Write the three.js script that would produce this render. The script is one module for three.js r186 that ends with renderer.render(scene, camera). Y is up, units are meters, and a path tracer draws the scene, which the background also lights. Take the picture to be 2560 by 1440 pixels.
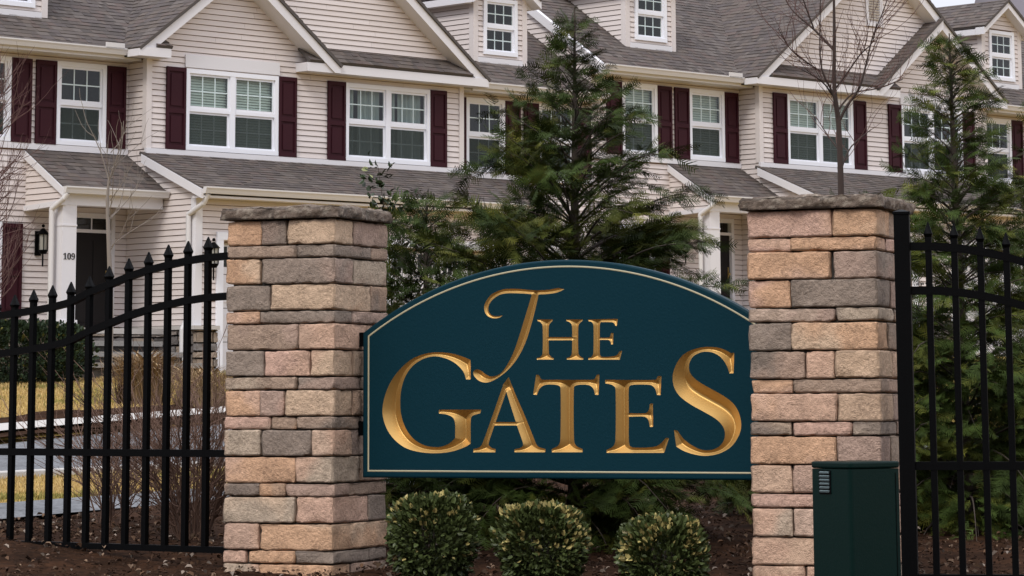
import * as THREE from 'three';
import { mergeGeometries } from 'three/addons/utils/BufferGeometryUtils.js';
import { FontLoader } from 'three/addons/loaders/FontLoader.js';
import { TextGeometry } from 'three/addons/geometries/TextGeometry.js';

// ---------------------------------------------------------------- camera, sky, sun, exposure
const scene = new THREE.Scene();
const camera = new THREE.PerspectiveCamera(10.723, 16 / 9, 0.5, 900);
camera.position.set(0, 1, 0);
camera.rotation.order = 'YXZ';
camera.rotation.set(0.1598, 0, -0.0043);
camera.setViewOffset(2560, 1440, 0, 958.4, 2560, 1440);      // the frame lies below the middle of the lens
scene.add(camera);

const renderer = new THREE.WebGLRenderer({ antialias: true });
renderer.toneMapping = THREE.LinearToneMapping;
renderer.toneMappingExposure = 1.12;
renderer.shadowMap.enabled = true;

{ // an even overcast sky: three times as bright overhead as at the horizon, ground grey below
  const w = 256, h = 128, data = new Float32Array(w * h * 4);
  for (let j = 0; j < h; j++) for (let i = 0; i < w; i++) {
    const el = ((j + 0.5) / h - 0.5) * Math.PI, s = Math.sin(el), k = 4 * (j * w + i);
    let L = s > 0 ? (0.70 + 1.10 * s) : 0.15;
    const a = (i / w) * Math.PI * 2;
    if (s > 0) L *= 1 + 0.035 * Math.sin(a * 3 + 5 * s) * Math.sin(7 * s + a * 2 + 1.3);
    data[k] = L * 0.93; data[k + 1] = L * 0.96; data[k + 2] = L * 1.07; data[k + 3] = 1;
  }
  const sky = new THREE.DataTexture(data, w, h, THREE.RGBAFormat, THREE.FloatType);
  sky.mapping = THREE.EquirectangularReflectionMapping; sky.magFilter = sky.minFilter = THREE.LinearFilter;
  sky.wrapS = THREE.RepeatWrapping; sky.needsUpdate = true;
  scene.background = sky; scene.environment = sky;
}
const sun = new THREE.DirectionalLight(new THREE.Color(1, 0.95, 0.88), 1.5);
sun.position.set(-20, 54, 30); sun.target.position.set(0, 0, -20);
sun.castShadow = true; sun.shadow.radius = 30; sun.shadow.mapSize.set(2048, 2048);
Object.assign(sun.shadow.camera, { left: -60, right: 60, top: 60, bottom: -60, near: 1, far: 200 });
scene.add(sun, sun.target);

// ---------------------------------------------------------------- helpers
function rng(seed) { let a = seed >>> 0; return () => { a = (a + 0x6d2b79f5) | 0; let t = Math.imul(a ^ (a >>> 15), 1 | a); t = (t + Math.imul(t ^ (t >>> 7), 61 | t)) ^ t; return ((t ^ (t >>> 14)) >>> 0) / 4294967296; }; }
const V = (x, y, z) => new THREE.Vector3(x, y, z);
const clamp = (x, a, b) => Math.min(b, Math.max(a, x)), lerp = (a, b, t) => a + (b - a) * t;
const smooth = (t) => t * t * (3 - 2 * t);
function hash3(x, y, z) { let h = Math.imul(x | 0, 374761393) ^ Math.imul(y | 0, 668265263) ^ Math.imul(z | 0, 2147483647 - 97); h = Math.imul(h ^ (h >>> 13), 1274126177); h ^= h >>> 16; h = Math.imul(h, 0x85ebca6b); return ((h ^ (h >>> 15)) >>> 0) / 4294967296; }
function noise(x, y, z = 0) { const i = Math.floor(x), j = Math.floor(y), k = Math.floor(z), u = smooth(x - i), v = smooth(y - j), w = smooth(z - k); const c = (a, b, d) => hash3(i + a, j + b, k + d); return lerp(lerp(lerp(c(0, 0, 0), c(1, 0, 0), u), lerp(c(0, 1, 0), c(1, 1, 0), u), v), lerp(lerp(c(0, 0, 1), c(1, 0, 1), u), lerp(c(0, 1, 1), c(1, 1, 1), u), v), w); }
function fbm(x, y, z = 0, n = 4) { let s = 0, a = 0.5, t = 0; for (let i = 0; i < n; i++) { s += a * noise(x, y, z); t += a; x = x * 2.03 + 17.1; y = y * 2.03 + 5.7; z = z * 2.03 + 3.3; a *= 0.5; } return s / t; }
const used = {};
function numbered(n) { used[n] = (used[n] ?? -1) + 1; return used[n] ? `${n}_${String(used[n]).padStart(3, '0')}` : n; }
function mesh(name, geo, mat, parent) { const m = new THREE.Mesh(geo, mat); m.name = name; m.castShadow = m.receiveShadow = true; parent.add(m); return m; }
function group(name, parent = scene) { const g = new THREE.Group(); g.name = name; parent.add(g); return g; }
function thing(name, label, category, grp) { const g = group(numbered(name)); g.userData = { label, category }; if (grp) g.userData.group = grp; return g; }
function structure(name, geo, mat, label) { const m = mesh(name, geo, mat, scene); m.userData = { kind: 'structure', label, category: name.replace(/_/g, ' ') }; return m; }
function col(r, g, b) { return new THREE.Color().setRGB(r, g, b); }
function std(r, g, b, rough = 0.7, more = {}) { return new THREE.MeshStandardMaterial({ color: col(r, g, b), roughness: rough, ...more }); }
function phys(r, g, b, rough, spec, more = {}) { return new THREE.MeshPhysicalMaterial({ color: col(r, g, b), roughness: rough, specularIntensity: spec, ...more }); }
function bx(x0, x1, y0, y1, z0, z1) { const g = new THREE.BoxGeometry(x1 - x0, y1 - y0, z1 - z0); g.translate((x0 + x1) / 2, (y0 + y1) / 2, (z0 + z1) / 2); return boxUV(g); }
function boxUV(g) { // uv in metres from the main direction of each face
  if (!g.attributes.normal) g.computeVertexNormals();
  const p = g.attributes.position, n = g.attributes.normal, uv = new Float32Array(p.count * 2);
  for (let i = 0; i < p.count; i++) { const a = Math.abs(n.getX(i)), b = Math.abs(n.getY(i)), c = Math.abs(n.getZ(i)); if (a > b && a > c) { uv[2 * i] = p.getZ(i); uv[2 * i + 1] = p.getY(i); } else if (b > c) { uv[2 * i] = p.getX(i); uv[2 * i + 1] = p.getZ(i); } else { uv[2 * i] = p.getX(i); uv[2 * i + 1] = p.getY(i); } }
  g.setAttribute('uv', new THREE.BufferAttribute(uv, 2)); return g;
}
function merge(list) { return mergeGeometries(list.map((g) => { const h = g.index ? g.toNonIndexed() : g; for (const k of Object.keys(h.attributes)) if (!['position', 'normal', 'uv', 'color'].includes(k)) h.deleteAttribute(k); return h; }), false); }
// polygon in a plane, extruded: axis 'z' takes points as (x, y), axis 'x' takes points as (z, y)
function prism(pts, a0, a1, axis = 'z') {
  const s = new THREE.Shape(pts.map((p) => new THREE.Vector2(p[0], p[1])));
  const g = new THREE.ExtrudeGeometry(s, { depth: a1 - a0, bevelEnabled: false }); g.translate(0, 0, a0);
  if (axis === 'x') { g.rotateY(-Math.PI / 2); g.scale(-1, 1, 1); const i = g.index; if (i) { const a = i.array; for (let k = 0; k < a.length; k += 3) { const t = a[k]; a[k] = a[k + 1]; a[k + 1] = t; } } else flip(g); g.computeVertexNormals(); }
  return boxUV(g);
}
function flip(g) { for (const k of Object.keys(g.attributes)) { const at = g.attributes[k], s = at.itemSize, a = at.array; for (let t = 0; t < at.count; t += 3) for (let c = 0; c < s; c++) { const x = a[t * s + c]; a[t * s + c] = a[(t + 1) * s + c]; a[(t + 1) * s + c] = x; } } }
// tapered tube through points
function limb(pts, r0, r1, n = 5, smoothPath = true) {
  let P = pts; if (smoothPath && pts.length > 2) P = new THREE.CatmullRomCurve3(pts, false, 'centripetal').getPoints((pts.length - 1) * 3);
  const pos = [], nor = [], uv = [], idx = []; const up = V(0.31, 0.2, 0.93).normalize(); let len = 0;
  for (let i = 0; i < P.length; i++) {
    const d = (i < P.length - 1 ? P[i + 1].clone().sub(P[i]) : P[i].clone().sub(P[i - 1])).normalize(); if (i) len += P[i].distanceTo(P[i - 1]);
    const a = d.clone().cross(up); if (a.lengthSq() < 1e-4) a.set(1, 0, 0); a.normalize(); const b = d.clone().cross(a); const r = lerp(r0, r1, i / (P.length - 1));
    for (let k = 0; k <= n; k++) { const t = (k / n) * Math.PI * 2, c = Math.cos(t), s = Math.sin(t); const q = a.clone().multiplyScalar(c).addScaledVector(b, s); pos.push(P[i].x + q.x * r, P[i].y + q.y * r, P[i].z + q.z * r); nor.push(q.x, q.y, q.z); uv.push((k / n) * 6.28 * r0, len); }
  }
  for (let i = 0; i < P.length - 1; i++) for (let k = 0; k < n; k++) { const a = i * (n + 1) + k, b = a + n + 1; idx.push(a, a + 1, b, b, a + 1, b + 1); }
  const g = new THREE.BufferGeometry(); g.setAttribute('position', new THREE.Float32BufferAttribute(pos, 3)); g.setAttribute('normal', new THREE.Float32BufferAttribute(nor, 3)); g.setAttribute('uv', new THREE.Float32BufferAttribute(uv, 2)); g.setIndex(idx); return g;
}
function geoFrom(pos, idx, color) { const g = new THREE.BufferGeometry(); g.setAttribute('position', new THREE.Float32BufferAttribute(pos, 3)); if (color) g.setAttribute('color', new THREE.Float32BufferAttribute(color, 3)); if (idx) g.setIndex(idx); g.computeVertexNormals(); return g; }
// tiling value noise as a texture; f(u, v, n) -> [r, g, b] in 0..1, n(s, seed) tiles with s cells
function tex(size, f, srgb, repeat = 1) {
  const d = new Uint8Array(size * size * 4);
  const tile = (s, seed) => (u, v) => { const x = u * s, y = v * s, i = Math.floor(x), j = Math.floor(y), a = smooth(x - i), b = smooth(y - j), c = (p, q) => hash3((p % s + s) % s, (q % s + s) % s, seed); return lerp(lerp(c(i, j), c(i + 1, j), a), lerp(c(i, j + 1), c(i + 1, j + 1), a), b); };
  const fn = f(tile);
  for (let j = 0; j < size; j++) for (let i = 0; i < size; i++) { const c = fn(i / size, j / size), k = 4 * (j * size + i); d[k] = clamp(c[0], 0, 1) * 255; d[k + 1] = clamp(c[1], 0, 1) * 255; d[k + 2] = clamp(c[2], 0, 1) * 255; d[k + 3] = 255; }
  const t = new THREE.DataTexture(d, size, size); t.wrapS = t.wrapT = THREE.RepeatWrapping; t.magFilter = THREE.LinearFilter; t.minFilter = THREE.LinearMipmapLinearFilter; t.generateMipmaps = true; if (srgb) t.colorSpace = THREE.SRGBColorSpace; t.repeat.set(repeat, repeat); t.needsUpdate = true; return t;
}
const grainTex = (rep, lo, hi, s1 = 16, s2 = 64, seed = 1) => tex(256, (T) => { const a = T(s1, seed), b = T(s2, seed + 1), c = T(s2 * 2, seed + 2); return (u, v) => { const n = 0.4 * a(u, v) + 0.35 * b(u, v) + 0.25 * c(u, v), x = lerp(lo, hi, n); return [x, x, x]; }; }, false, rep);

// ---------------------------------------------------------------- materials
const M = {};
const stoneBump = grainTex(3, 0, 1, 24, 96, 7);
const stoneMap = tex(512, (T) => { const a = T(10, 3), b = T(48, 4), c = T(170, 5), e = T(220, 6); return (u, v) => { const n = 0.80 + 0.2 * a(u, v) + 0.3 * (b(u, v) - 0.5) + 0.36 * (c(u, v) - 0.5); const sp = e(u, v) > 0.9 ? 0.22 : e(u, v) < 0.07 ? -0.32 : 0; return [n + sp, n + sp, n + sp * 0.9]; }; }, false, 1.4);
M.corner = std(0.65, 0.595, 0.575, 0.55);
M.block = new THREE.MeshStandardMaterial({ color: 0xffffff, vertexColors: true, roughness: 0.93, map: stoneMap, bumpMap: stoneBump, bumpScale: 0.008 });
M.core = std(0.035, 0.03, 0.026, 0.95);
M.iron = phys(0.0022, 0.0022, 0.0025, 0.5, 0.11, { bumpMap: grainTex(6, 0, 1, 32, 96, 21), bumpScale: 0.0006 });
M.sidings = [[0.645, 0.578, 0.552], [0.62, 0.553, 0.525], [0.66, 0.595, 0.572]].map((c) => std(...c, 0.62, { bumpMap: grainTex(2, 0, 1, 12, 64, 31), bumpScale: 0.001 }));
M.sheath = std(0.2, 0.13, 0.085, 0.9);
M.trim = std(0.68, 0.665, 0.685, 0.5);
M.gutter = std(0.62, 0.60, 0.59, 0.5);
M.frame = std(0.80, 0.81, 0.86, 0.35);
M.shutter = phys(0.036, 0.0075, 0.0125, 0.6, 0.3);
M.shingle = new THREE.MeshStandardMaterial({ color: 0xffffff, vertexColors: true, roughness: 0.95, bumpMap: grainTex(4, 0, 1, 48, 128, 41), bumpScale: 0.002 });
M.roofbase = std(0.08, 0.07, 0.065, 0.95);
M.glass = new THREE.MeshPhysicalMaterial({ color: col(0.88, 0.95, 0.92), roughness: 0.03, transmission: 1, thickness: 0, ior: 1.52 });
M.screen = std(0.03, 0.042, 0.038, 0.8, { transparent: true, opacity: 0.74 });
M.blind = std(0.43, 0.475, 0.435, 0.7);
M.curtain = std(0.30, 0.34, 0.34, 0.9);
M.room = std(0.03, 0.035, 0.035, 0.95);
M.door = phys(0.016, 0.014, 0.014, 0.5, 0.25);
M.concrete = std(0.46, 0.43, 0.40, 0.9, { bumpMap: grainTex(2, 0, 1, 32, 128, 51), bumpScale: 0.003 });
M.lampglass = std(0.35, 0.34, 0.3, 0.2);
M.brass = std(0.45, 0.33, 0.12, 0.35, { metalness: 0.8 });
M.barkdark = std(0.045, 0.028, 0.022, 0.9);
M.barkred = std(0.11, 0.055, 0.045, 0.9);
M.barktan = std(0.15, 0.085, 0.058, 0.9);
M.barkpale = std(0.20, 0.17, 0.145, 0.9);
M.barkcon = std(0.06, 0.045, 0.035, 0.95);

// ---------------------------------------------------------------- ground: heights
const PROFILE = [[0, -0.45], [8, -0.3], [14, -0.12], [17.4, 0.03], [22, 0.22], [27, 0.345], [36, 0.47], [38, 0.62], [42, 0.83], [50, 1.23], [56, 1.5], [70, 1.95], [90, 2.3], [140, 3], [400, 8]];
function H(x, z) { const D = -z, mound = 0.085 * Math.exp(-((x + 3.2) ** 2 + (z + 19) ** 2) / 0.9); if (D <= 0) return -0.45; for (let i = 1; i < PROFILE.length; i++) if (D < PROFILE[i][0]) { const [a, b] = PROFILE[i - 1], [c, d] = PROFILE[i]; return lerp(b, d, (D - a) / (c - a)) + mound; } return 8; }
function sheet(x0, x1, nx, z0, z1, nz, off, warp = () => 0) { const pos = [], uv = [], idx = []; for (let j = 0; j <= nz; j++) for (let i = 0; i <= nx; i++) { const x = lerp(x0, x1, i / nx), z = lerp(z0, z1, j / nz); pos.push(x, H(x, z) + off + warp(x, z), z); uv.push(x, z); } for (let j = 0; j < nz; j++) for (let i = 0; i < nx; i++) { const a = j * (nx + 1) + i, b = a + nx + 1; idx.push(a, a + 1, b, b, a + 1, b + 1); } const g = geoFrom(pos, idx); if (g.attributes.normal.getY(0) < 0) { const I = g.index.array; for (let k = 0; k < I.length; k += 3) { const t = I[k]; I[k] = I[k + 1]; I[k + 1] = t; } g.computeVertexNormals(); } g.setAttribute('uv', new THREE.Float32BufferAttribute(uv, 2)); return g; }
// bands that run along the street: q = distance - 1.5 x
const onBand = (q, t) => [(-1.5 / 3.25) * q + t * 0.5547, -(q / 3.25 + t * 0.83205)];
function band(q0, q1, nq, t0, t1, nt, off, warp = () => 0, rag = 0) { const pos = [], uv = [], idx = []; for (let j = 0; j <= nt; j++) for (let i = 0; i <= nq; i++) { const t = lerp(t0, t1, j / nt), q = lerp(q0, q1, i / nq) + (rag && i === nq ? rag * (fbm(t * 1.7, q0, 3, 4) - 0.5) : 0), [x, z] = onBand(q, t); pos.push(x, H(x, z) + off + warp(q, t), z); uv.push(q / 1.803, t); } for (let j = 0; j < nt; j++) for (let i = 0; i < nq; i++) { const a = j * (nq + 1) + i, b = a + nq + 1; idx.push(a, b, a + 1, b, b + 1, a + 1); } const g = geoFrom(pos, idx); if (g.attributes.normal.getY(0) < 0) { const I = g.index.array; for (let k = 0; k < I.length; k += 3) { const t = I[k]; I[k] = I[k + 1]; I[k + 1] = t; } g.computeVertexNormals(); } g.setAttribute('uv', new THREE.Float32BufferAttribute(uv, 2)); return g; }
function curb(q0, q1, t0, t1, nt, base, top) { const pos = [], idx = []; for (let j = 0; j <= nt; j++) { const t = lerp(t0, t1, j / nt); for (const [q, h] of [[q0, base], [q0, top - 0.015], [q0 + 0.03, top], [q1 - 0.03, top], [q1, top - 0.015], [q1, base]]) { const [x, z] = onBand(q, t); pos.push(x, H(x, z) + h, z); } } for (let j = 0; j < nt; j++) for (let i = 0; i < 5; i++) { const a = j * 6 + i, b = a + 6; idx.push(a, b, a + 1, b, b + 1, a + 1); } return boxUV(geoFrom(pos, idx).toNonIndexed()); }

const soilTex = tex(512, (T) => { const a = T(14, 61), b = T(60, 62), c = T(180, 63); return (u, v) => { const n = 0.35 * a(u, v) + 0.35 * b(u, v) + 0.3 * c(u, v); return [0.085 + 0.22 * n, 0.058 + 0.15 * n, 0.042 + 0.105 * n]; }; }, true, 0.45);
const lawnTex = tex(512, (T) => { const a = T(9, 71), b = T(50, 72), c = T(190, 73); return (u, v) => { const n = 0.4 * b(u, v) + 0.6 * c(u, v), g = a(u, v); return [lerp(0.50, 0.70, n), lerp(0.41, 0.57, n) + 0.02 * g, lerp(0.22, 0.34, n)]; }; }, true, 0.3);
const asphaltTex = tex(512, (T) => { const a = T(6, 81), b = T(90, 82), c = T(230, 83); return (u, v) => { const n = 0.26 + 0.08 * a(u, v) + 0.09 * b(u, v) + 0.14 * c(u, v); return [n, n * 1.01, n * 1.03]; }; }, true, 0.3);
M.soil = phys(1, 1, 1, 1, 0.06, { map: soilTex });
M.lawn = phys(1, 1, 1, 1, 0.06, { map: lawnTex });
M.asphalt = phys(1, 1, 1, 0.95, 0.2, { map: asphaltTex });
M.walk = phys(0.45, 0.425, 0.395, 0.95, 0.15, { bumpMap: grainTex(2, 0, 1, 32, 128, 52), bumpScale: 0.003 });
structure('ground', sheet(-70, 130, 100, 0, -400, 200, -0.06), M.lawn, 'dormant tan lawn and bare earth running up to the townhouses');
structure('mulch_bed', band(4, 26.62, 210, -12, 34, 330, 0, (q, t) => 0.05 * (fbm(q * 1.3, t * 1.3) - 0.5) + 0.022 * (fbm(q * 9, t * 9, 2, 2) - 0.5), 0.5), M.soil, 'dark brown mulch bed under the sign and along the fence');
structure('footpath', band(26.65, 28.8, 2, -20, 40, 60, 0.012), M.asphalt, 'grey asphalt footpath behind the bare shrub');
structure('grass_verge', band(28.84, 33.45, 40, -20, 40, 160, 0.0, (q, t) => 0.05 * (fbm(q * 2, t * 2) - 0.5)), M.lawn, 'rough tan grass verge between footpath and kerb');
structure('kerb', curb(33.45, 33.75, -20, 40, 60, -0.2, 0.06), M.walk, 'pale concrete kerb along the near side of the street');
structure('street', band(33.7, 46.2, 4, -20, 40, 60, -0.05), M.asphalt, 'blue grey asphalt street in front of the townhouses');
structure('verge_soil', band(46.2, 46.95, 4, -20, 40, 60, 0.03, (q, t) => 0.04 * (fbm(q * 4, t * 4) - 0.5), 0.5), M.soil, 'thin strip of bare dark soil beside the far pavement');
structure('pavement', band(46.95, 48.6, 2, -20, 40, 60, 0.06), M.walk, 'pale concrete pavement on the far side of the street');
structure('planting_strip', band(48.6, 51.0, 20, -20, 40, 200, 0.03, (q, t) => 0.1 * (fbm(q * 2, t * 2) - 0.4), 2.2), M.soil, 'dark mulch strip between pavement and front lawn');

// ---------------------------------------------------------------- townhouses
const HOUSE_O = V(-6.878, 0, -57.5), HOUSE_TURN = Math.PI / 2 - 0.8012;
const FRONT = (z = 0) => new THREE.Matrix4().makeTranslation(0, 0, z);
const LEFT = (x) => new THREE.Matrix4().makeBasis(V(0, 0, 1), V(0, 1, 0), V(-1, 0, 0)).setPosition(x, 0, 0);   // wall that looks to -x, runs along z
const BH = 0.11;
function siding(list, Mx, v0, v1, region, holes = []) {
  for (let v = v0; v < v1 - 0.02; v += BH) {
    const t = Math.min(v + BH, v1), mid = (v + t) / 2;
    let A = region(v + 0.012), B = region(t); if (!A || !B || A[1] - A[0] < 0.05) continue; if (B[1] <= B[0]) { const m = (B[0] + B[1]) / 2; B = [m - 0.005, m + 0.005]; }
    let segs = [[A[0], A[1], B[0], B[1]]];
    for (const [l, r, b, top] of holes) if (mid > b && mid < top) segs = segs.flatMap((s) => { if (r <= Math.min(s[0], s[2]) || l >= Math.max(s[1], s[3])) return [s]; const o = []; if (l > s[0]) o.push([s[0], l, s[2], l]); if (r < s[1]) o.push([r, s[1], r, s[3]]); return o; });
    segs = segs.flatMap((s) => { const out = []; let q = s; while (q[1] - q[0] > 3.4) { const x = q[0] + 1.2 + 2 * hash3(Math.round(v * 100), Math.round(q[0] * 50), list.length); out.push([q[0], x, Math.max(q[2], q[0]), x]); q = [x + 0.004, q[1], x + 0.004, q[3]]; } out.push(q); return out; });
    for (const s of segs) { if (s[1] - s[0] < 0.03) continue; const g = boardGeo(s, v + 0.012, t); g.applyMatrix4(Mx); list.push({ g, size: (s[1] - s[0]) }); }
  }
}
function boardGeo([l0, r0, l1, r1], b, t) {
  const f = 0.03, e = 0.012, P = [[l0, b, 0], [r0, b, 0], [r0, b, f], [l0, b, f], [l1, t, 0], [r1, t, 0], [r1, t, e], [l1, t, e]];
  const q = (a, c, d, h) => [...P[a], ...P[c], ...P[d], ...P[a], ...P[d], ...P[h]];
  const g = new THREE.BufferGeometry(); g.setAttribute('position', new THREE.Float32BufferAttribute([...q(3, 2, 6, 7), ...q(0, 1, 2, 3), ...q(7, 6, 5, 4), ...q(0, 3, 7, 4), ...q(2, 1, 5, 6), ...q(1, 0, 4, 5)], 3)); g.computeVertexNormals(); return boxUV(g);
}
function placeSiding(house, list, seed) { const R = rng(seed); list.sort((a, b) => b.size - a.size); list.slice(0, 300).forEach((b) => mesh('siding_board', b.g, M.sidings[Math.floor(R() * 3)], house)); if (list.length > 300) { const m = mesh('siding', merge(list.slice(300).map((b) => b.g)), M.sidings[0], house); m.userData.kind = 'stuff'; } }
function panel(Mx, pts, holes, d0 = -0.06, d1 = 0) { const s = new THREE.Shape(pts.map((p) => new THREE.Vector2(...p))); for (const [l, r, b, t] of holes) s.holes.push(new THREE.Path([[l, b], [l, t], [r, t], [r, b]].map((p) => new THREE.Vector2(...p)))); const g = new THREE.ExtrudeGeometry(s, { depth: d1 - d0, bevelEnabled: false }); g.translate(0, 0, d0); boxUV(g); g.applyMatrix4(Mx); return g; }
const SH = [[0.088, 0.070, 0.060], [0.078, 0.062, 0.055], [0.102, 0.080, 0.067], [0.082, 0.066, 0.062], [0.094, 0.069, 0.060], [0.068, 0.055, 0.049], [0.108, 0.089, 0.079]];
function roofPlane(house, P0, A, lenA, B, lenB, seed, parts = {}) { // P0 eave corner, A along the eave, B up the slope
  A = A.clone().normalize(); B = B.clone().normalize(); const N = A.clone().cross(B).normalize(); if (N.y < 0) N.negate();
  const R = rng(seed), pos = [], colr = []; const at = (a, b, n) => P0.clone().addScaledVector(A, a).addScaledVector(B, b).addScaledVector(N, n);
  const quad = (p, q, r, s, c) => { for (const x of [p, q, r, p, r, s]) { pos.push(x.x, x.y, x.z); colr.push(...c); } };
  const e = 0.145;
  for (let b = 0, k = 0; b < lenB; b += e, k++) { let a = -R() * 0.2; while (a < lenA) { const w = 0.07 + R() * 0.2, a0 = Math.max(0, a), a1 = Math.min(lenA, a + w); a += w; if (a1 - a0 < 0.01) continue; const th = R() < 0.5 ? 0.017 + R() * 0.004 : 0.010 + R() * 0.004, c0 = SH[Math.floor(R() * 7)], m = 0.92 + R() * 0.16, c = c0.map((x) => x * m), t = Math.min(lenB, b + e * 1.03);
      quad(at(a0, b, th), at(a1, b, th), at(a1, t, 0.006), at(a0, t, 0.006), c); quad(at(a0, b, 0), at(a1, b, 0), at(a1, b, th), at(a0, b, th), c); quad(at(a0, b, 0), at(a0, b, th), at(a0, t, 0.006), at(a0, t, 0), c); } }
  const slab = []; const c8 = [[0, 0, -0.05], [lenA, 0, -0.05], [lenA, lenB, -0.05], [0, lenB, -0.05], [0, 0, 0], [lenA, 0, 0], [lenA, lenB, 0], [0, lenB, 0]].map((c) => at(...c)); for (const f of [[0, 1, 5, 4], [1, 2, 6, 5], [2, 3, 7, 6], [3, 0, 4, 7], [4, 5, 6, 7], [3, 2, 1, 0]]) for (const i of [f[0], f[1], f[2], f[0], f[2], f[3]]) slab.push(c8[i].x, c8[i].y, c8[i].z);
  const roof = mesh('roof', geoFrom(slab), M.roofbase, house);
  const s = mesh('shingles', boxUV(geoFrom(pos, null, colr)), M.shingle, roof); s.userData.kind = 'stuff'; return roof;
}
// sash window in a wall; opening l..r, b..t is the outer edge of the casing
function windowUnit(house, Mx, l, r, b, t, { twin = false, blind = 'none', screen = true, seed = 1 } = {}) {
  const w = group('window', house); Mx.decompose(w.position, w.quaternion, w.scale); const fr = [], cs = 0.085, R = rng(seed);
  fr.push(bx(l, r, t - cs, t, -0.03, 0.055), bx(l, r, b, b + cs, -0.03, 0.06), bx(l, l + cs, b + cs, t - cs, -0.03, 0.055), bx(r - cs, r, b + cs, t - cs, -0.03, 0.055));
  const units = twin ? [[l + cs, (l + r) / 2 - 0.06], [(l + r) / 2 + 0.06, r - cs]] : [[l + cs, r - cs]]; if (twin) fr.push(bx((l + r) / 2 - 0.06, (l + r) / 2 + 0.06, b + cs, t - cs, -0.03, 0.05));
  const bb = b + cs, tt = t - cs, m = bb + (tt - bb) * 0.5, sr = 0.045;
  for (const [x0, x1] of units) {
    fr.push(bx(x0, x1, m - 0.035, m + 0.035, -0.025, 0.03));                                            // meeting rail
    for (const [y0, y1, z] of [[m + 0.035, tt, 0.012], [bb, m - 0.035, -0.012]]) {
      fr.push(bx(x0, x1, y1 - sr, y1, z - 0.015, z + 0.012), bx(x0, x1, y0, y0 + sr * 0.8, z - 0.015, z + 0.012), bx(x0, x0 + sr, y0 + sr * 0.8, y1 - sr, z - 0.015, z + 0.012), bx(x1 - sr, x1, y0 + sr * 0.8, y1 - sr, z - 0.015, z + 0.012));
      const gx0 = x0 + sr, gx1 = x1 - sr, gy0 = y0 + sr * 0.8, gy1 = y1 - sr;
      mesh('pane', sheetGeo(gx0, gx1, gy0, gy1, z + 0.004), M.glass, w);
      for (const k of [1, 2]) { const x = lerp(gx0, gx1, k / 3); mesh('muntin', bx(x - 0.011, x + 0.011, gy0, gy1, z - 0.012, z - 0.002), M.frame, w); }
      { const y = (gy0 + gy1) / 2; mesh('muntin', bx(gx0, gx1, y - 0.011, y + 0.011, z - 0.010, z - 0.001), M.frame, w); }
      if (screen && y0 < m) mesh('insect_screen', sheetGeo(gx0, gx1, gy0, gy1, z + 0.016), M.screen, w);
    }
    if (blind === 'blind') { const sl = []; for (let y = bb + 0.02; y < tt; y += 0.052) { const g = new THREE.BoxGeometry(x1 - x0 - 0.02, 0.05, 0.004); g.rotateX(-0.35 - 0.1 * R()); g.translate((x0 + x1) / 2, y, -0.085); sl.push(g); } mesh('blind', merge(sl), M.blind, w); }
    if (blind === 'curtain') { const pos = [], idx = [], n = 60, gap = 0.12 + 0.16 * R(), c0 = lerp(x0, x1, 0.22 + 0.2 * R()); for (let i = 0; i <= n; i++) { const x = lerp(x0, x1, i / n), z = -0.14 + 0.03 * Math.sin(i * 0.9 + 2 * R()) ; pos.push(x, bb, z, x, tt, z); } for (let i = 0; i < n; i++) { const x = lerp(x0, x1, (i + 0.5) / n); if (Math.abs(x - c0) < gap * 0.3) continue; const a = 2 * i; idx.push(a, a + 2, a + 1, a + 1, a + 2, a + 3); } mesh('curtain', geoFrom(pos, idx), M.curtain, w); }
  }
  const i0 = l + 0.03, i1 = r - 0.03, j0 = b + 0.03, j1 = t - 0.03, d = -0.55;
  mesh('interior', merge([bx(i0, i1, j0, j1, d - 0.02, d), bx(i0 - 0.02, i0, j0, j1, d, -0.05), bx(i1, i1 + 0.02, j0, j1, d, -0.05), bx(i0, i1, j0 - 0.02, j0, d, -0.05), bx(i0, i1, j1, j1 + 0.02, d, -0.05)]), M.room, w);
  mesh('frame', merge(fr), M.frame, w); return w;
}
function sheetGeo(x0, x1, y0, y1, z) { const g = new THREE.PlaneGeometry(x1 - x0, y1 - y0); g.translate((x0 + x1) / 2, (y0 + y1) / 2, z); return g; }
function shutter(house, Mx, l, r, b, t) { const g = [], s = 0.055, m = b + (t - b) * 0.47; g.push(bx(l, l + s, b, t, 0.03, 0.07), bx(r - s, r, b, t, 0.03, 0.07), bx(l + s, r - s, t - 0.08, t, 0.03, 0.07), bx(l + s, r - s, b, b + 0.09, 0.03, 0.07), bx(l + s, r - s, m - 0.045, m + 0.045, 0.03, 0.07)); for (const [y0, y1] of [[b + 0.09, m - 0.045], [m + 0.045, t - 0.08]]) g.push(bx(l + s, r - s, y0, y1, 0.03, 0.045), bx(l + s + 0.05, r - s - 0.05, y0 + 0.05, y1 - 0.05, 0.045, 0.062)); const o = merge(g); o.applyMatrix4(Mx); return mesh('shutter', o, M.shutter, house); }
function gutter(house, x0, x1, y, z) { return mesh('gutter', prism([[z, y], [z + 0.13, y + 0.005], [z + 0.13, y - 0.02], [z + 0.11, y - 0.05], [z + 0.085, y - 0.12], [z, y - 0.12]], x0, x1, 'x'), M.gutter, house); }
function downspout(house, pts) { const p = pts.map((a) => V(...a)), g = []; for (let i = 0; i < p.length - 1; i++) g.push(limb([p[i], p[i + 1]], 0.05, 0.05, 8, false)); for (let i = 1; i < p.length - 1; i++) { const s = new THREE.SphereGeometry(0.05, 8, 6); s.translate(p[i].x, p[i].y, p[i].z); g.push(s); } return mesh('downspout', merge(g), M.gutter, house); }
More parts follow.
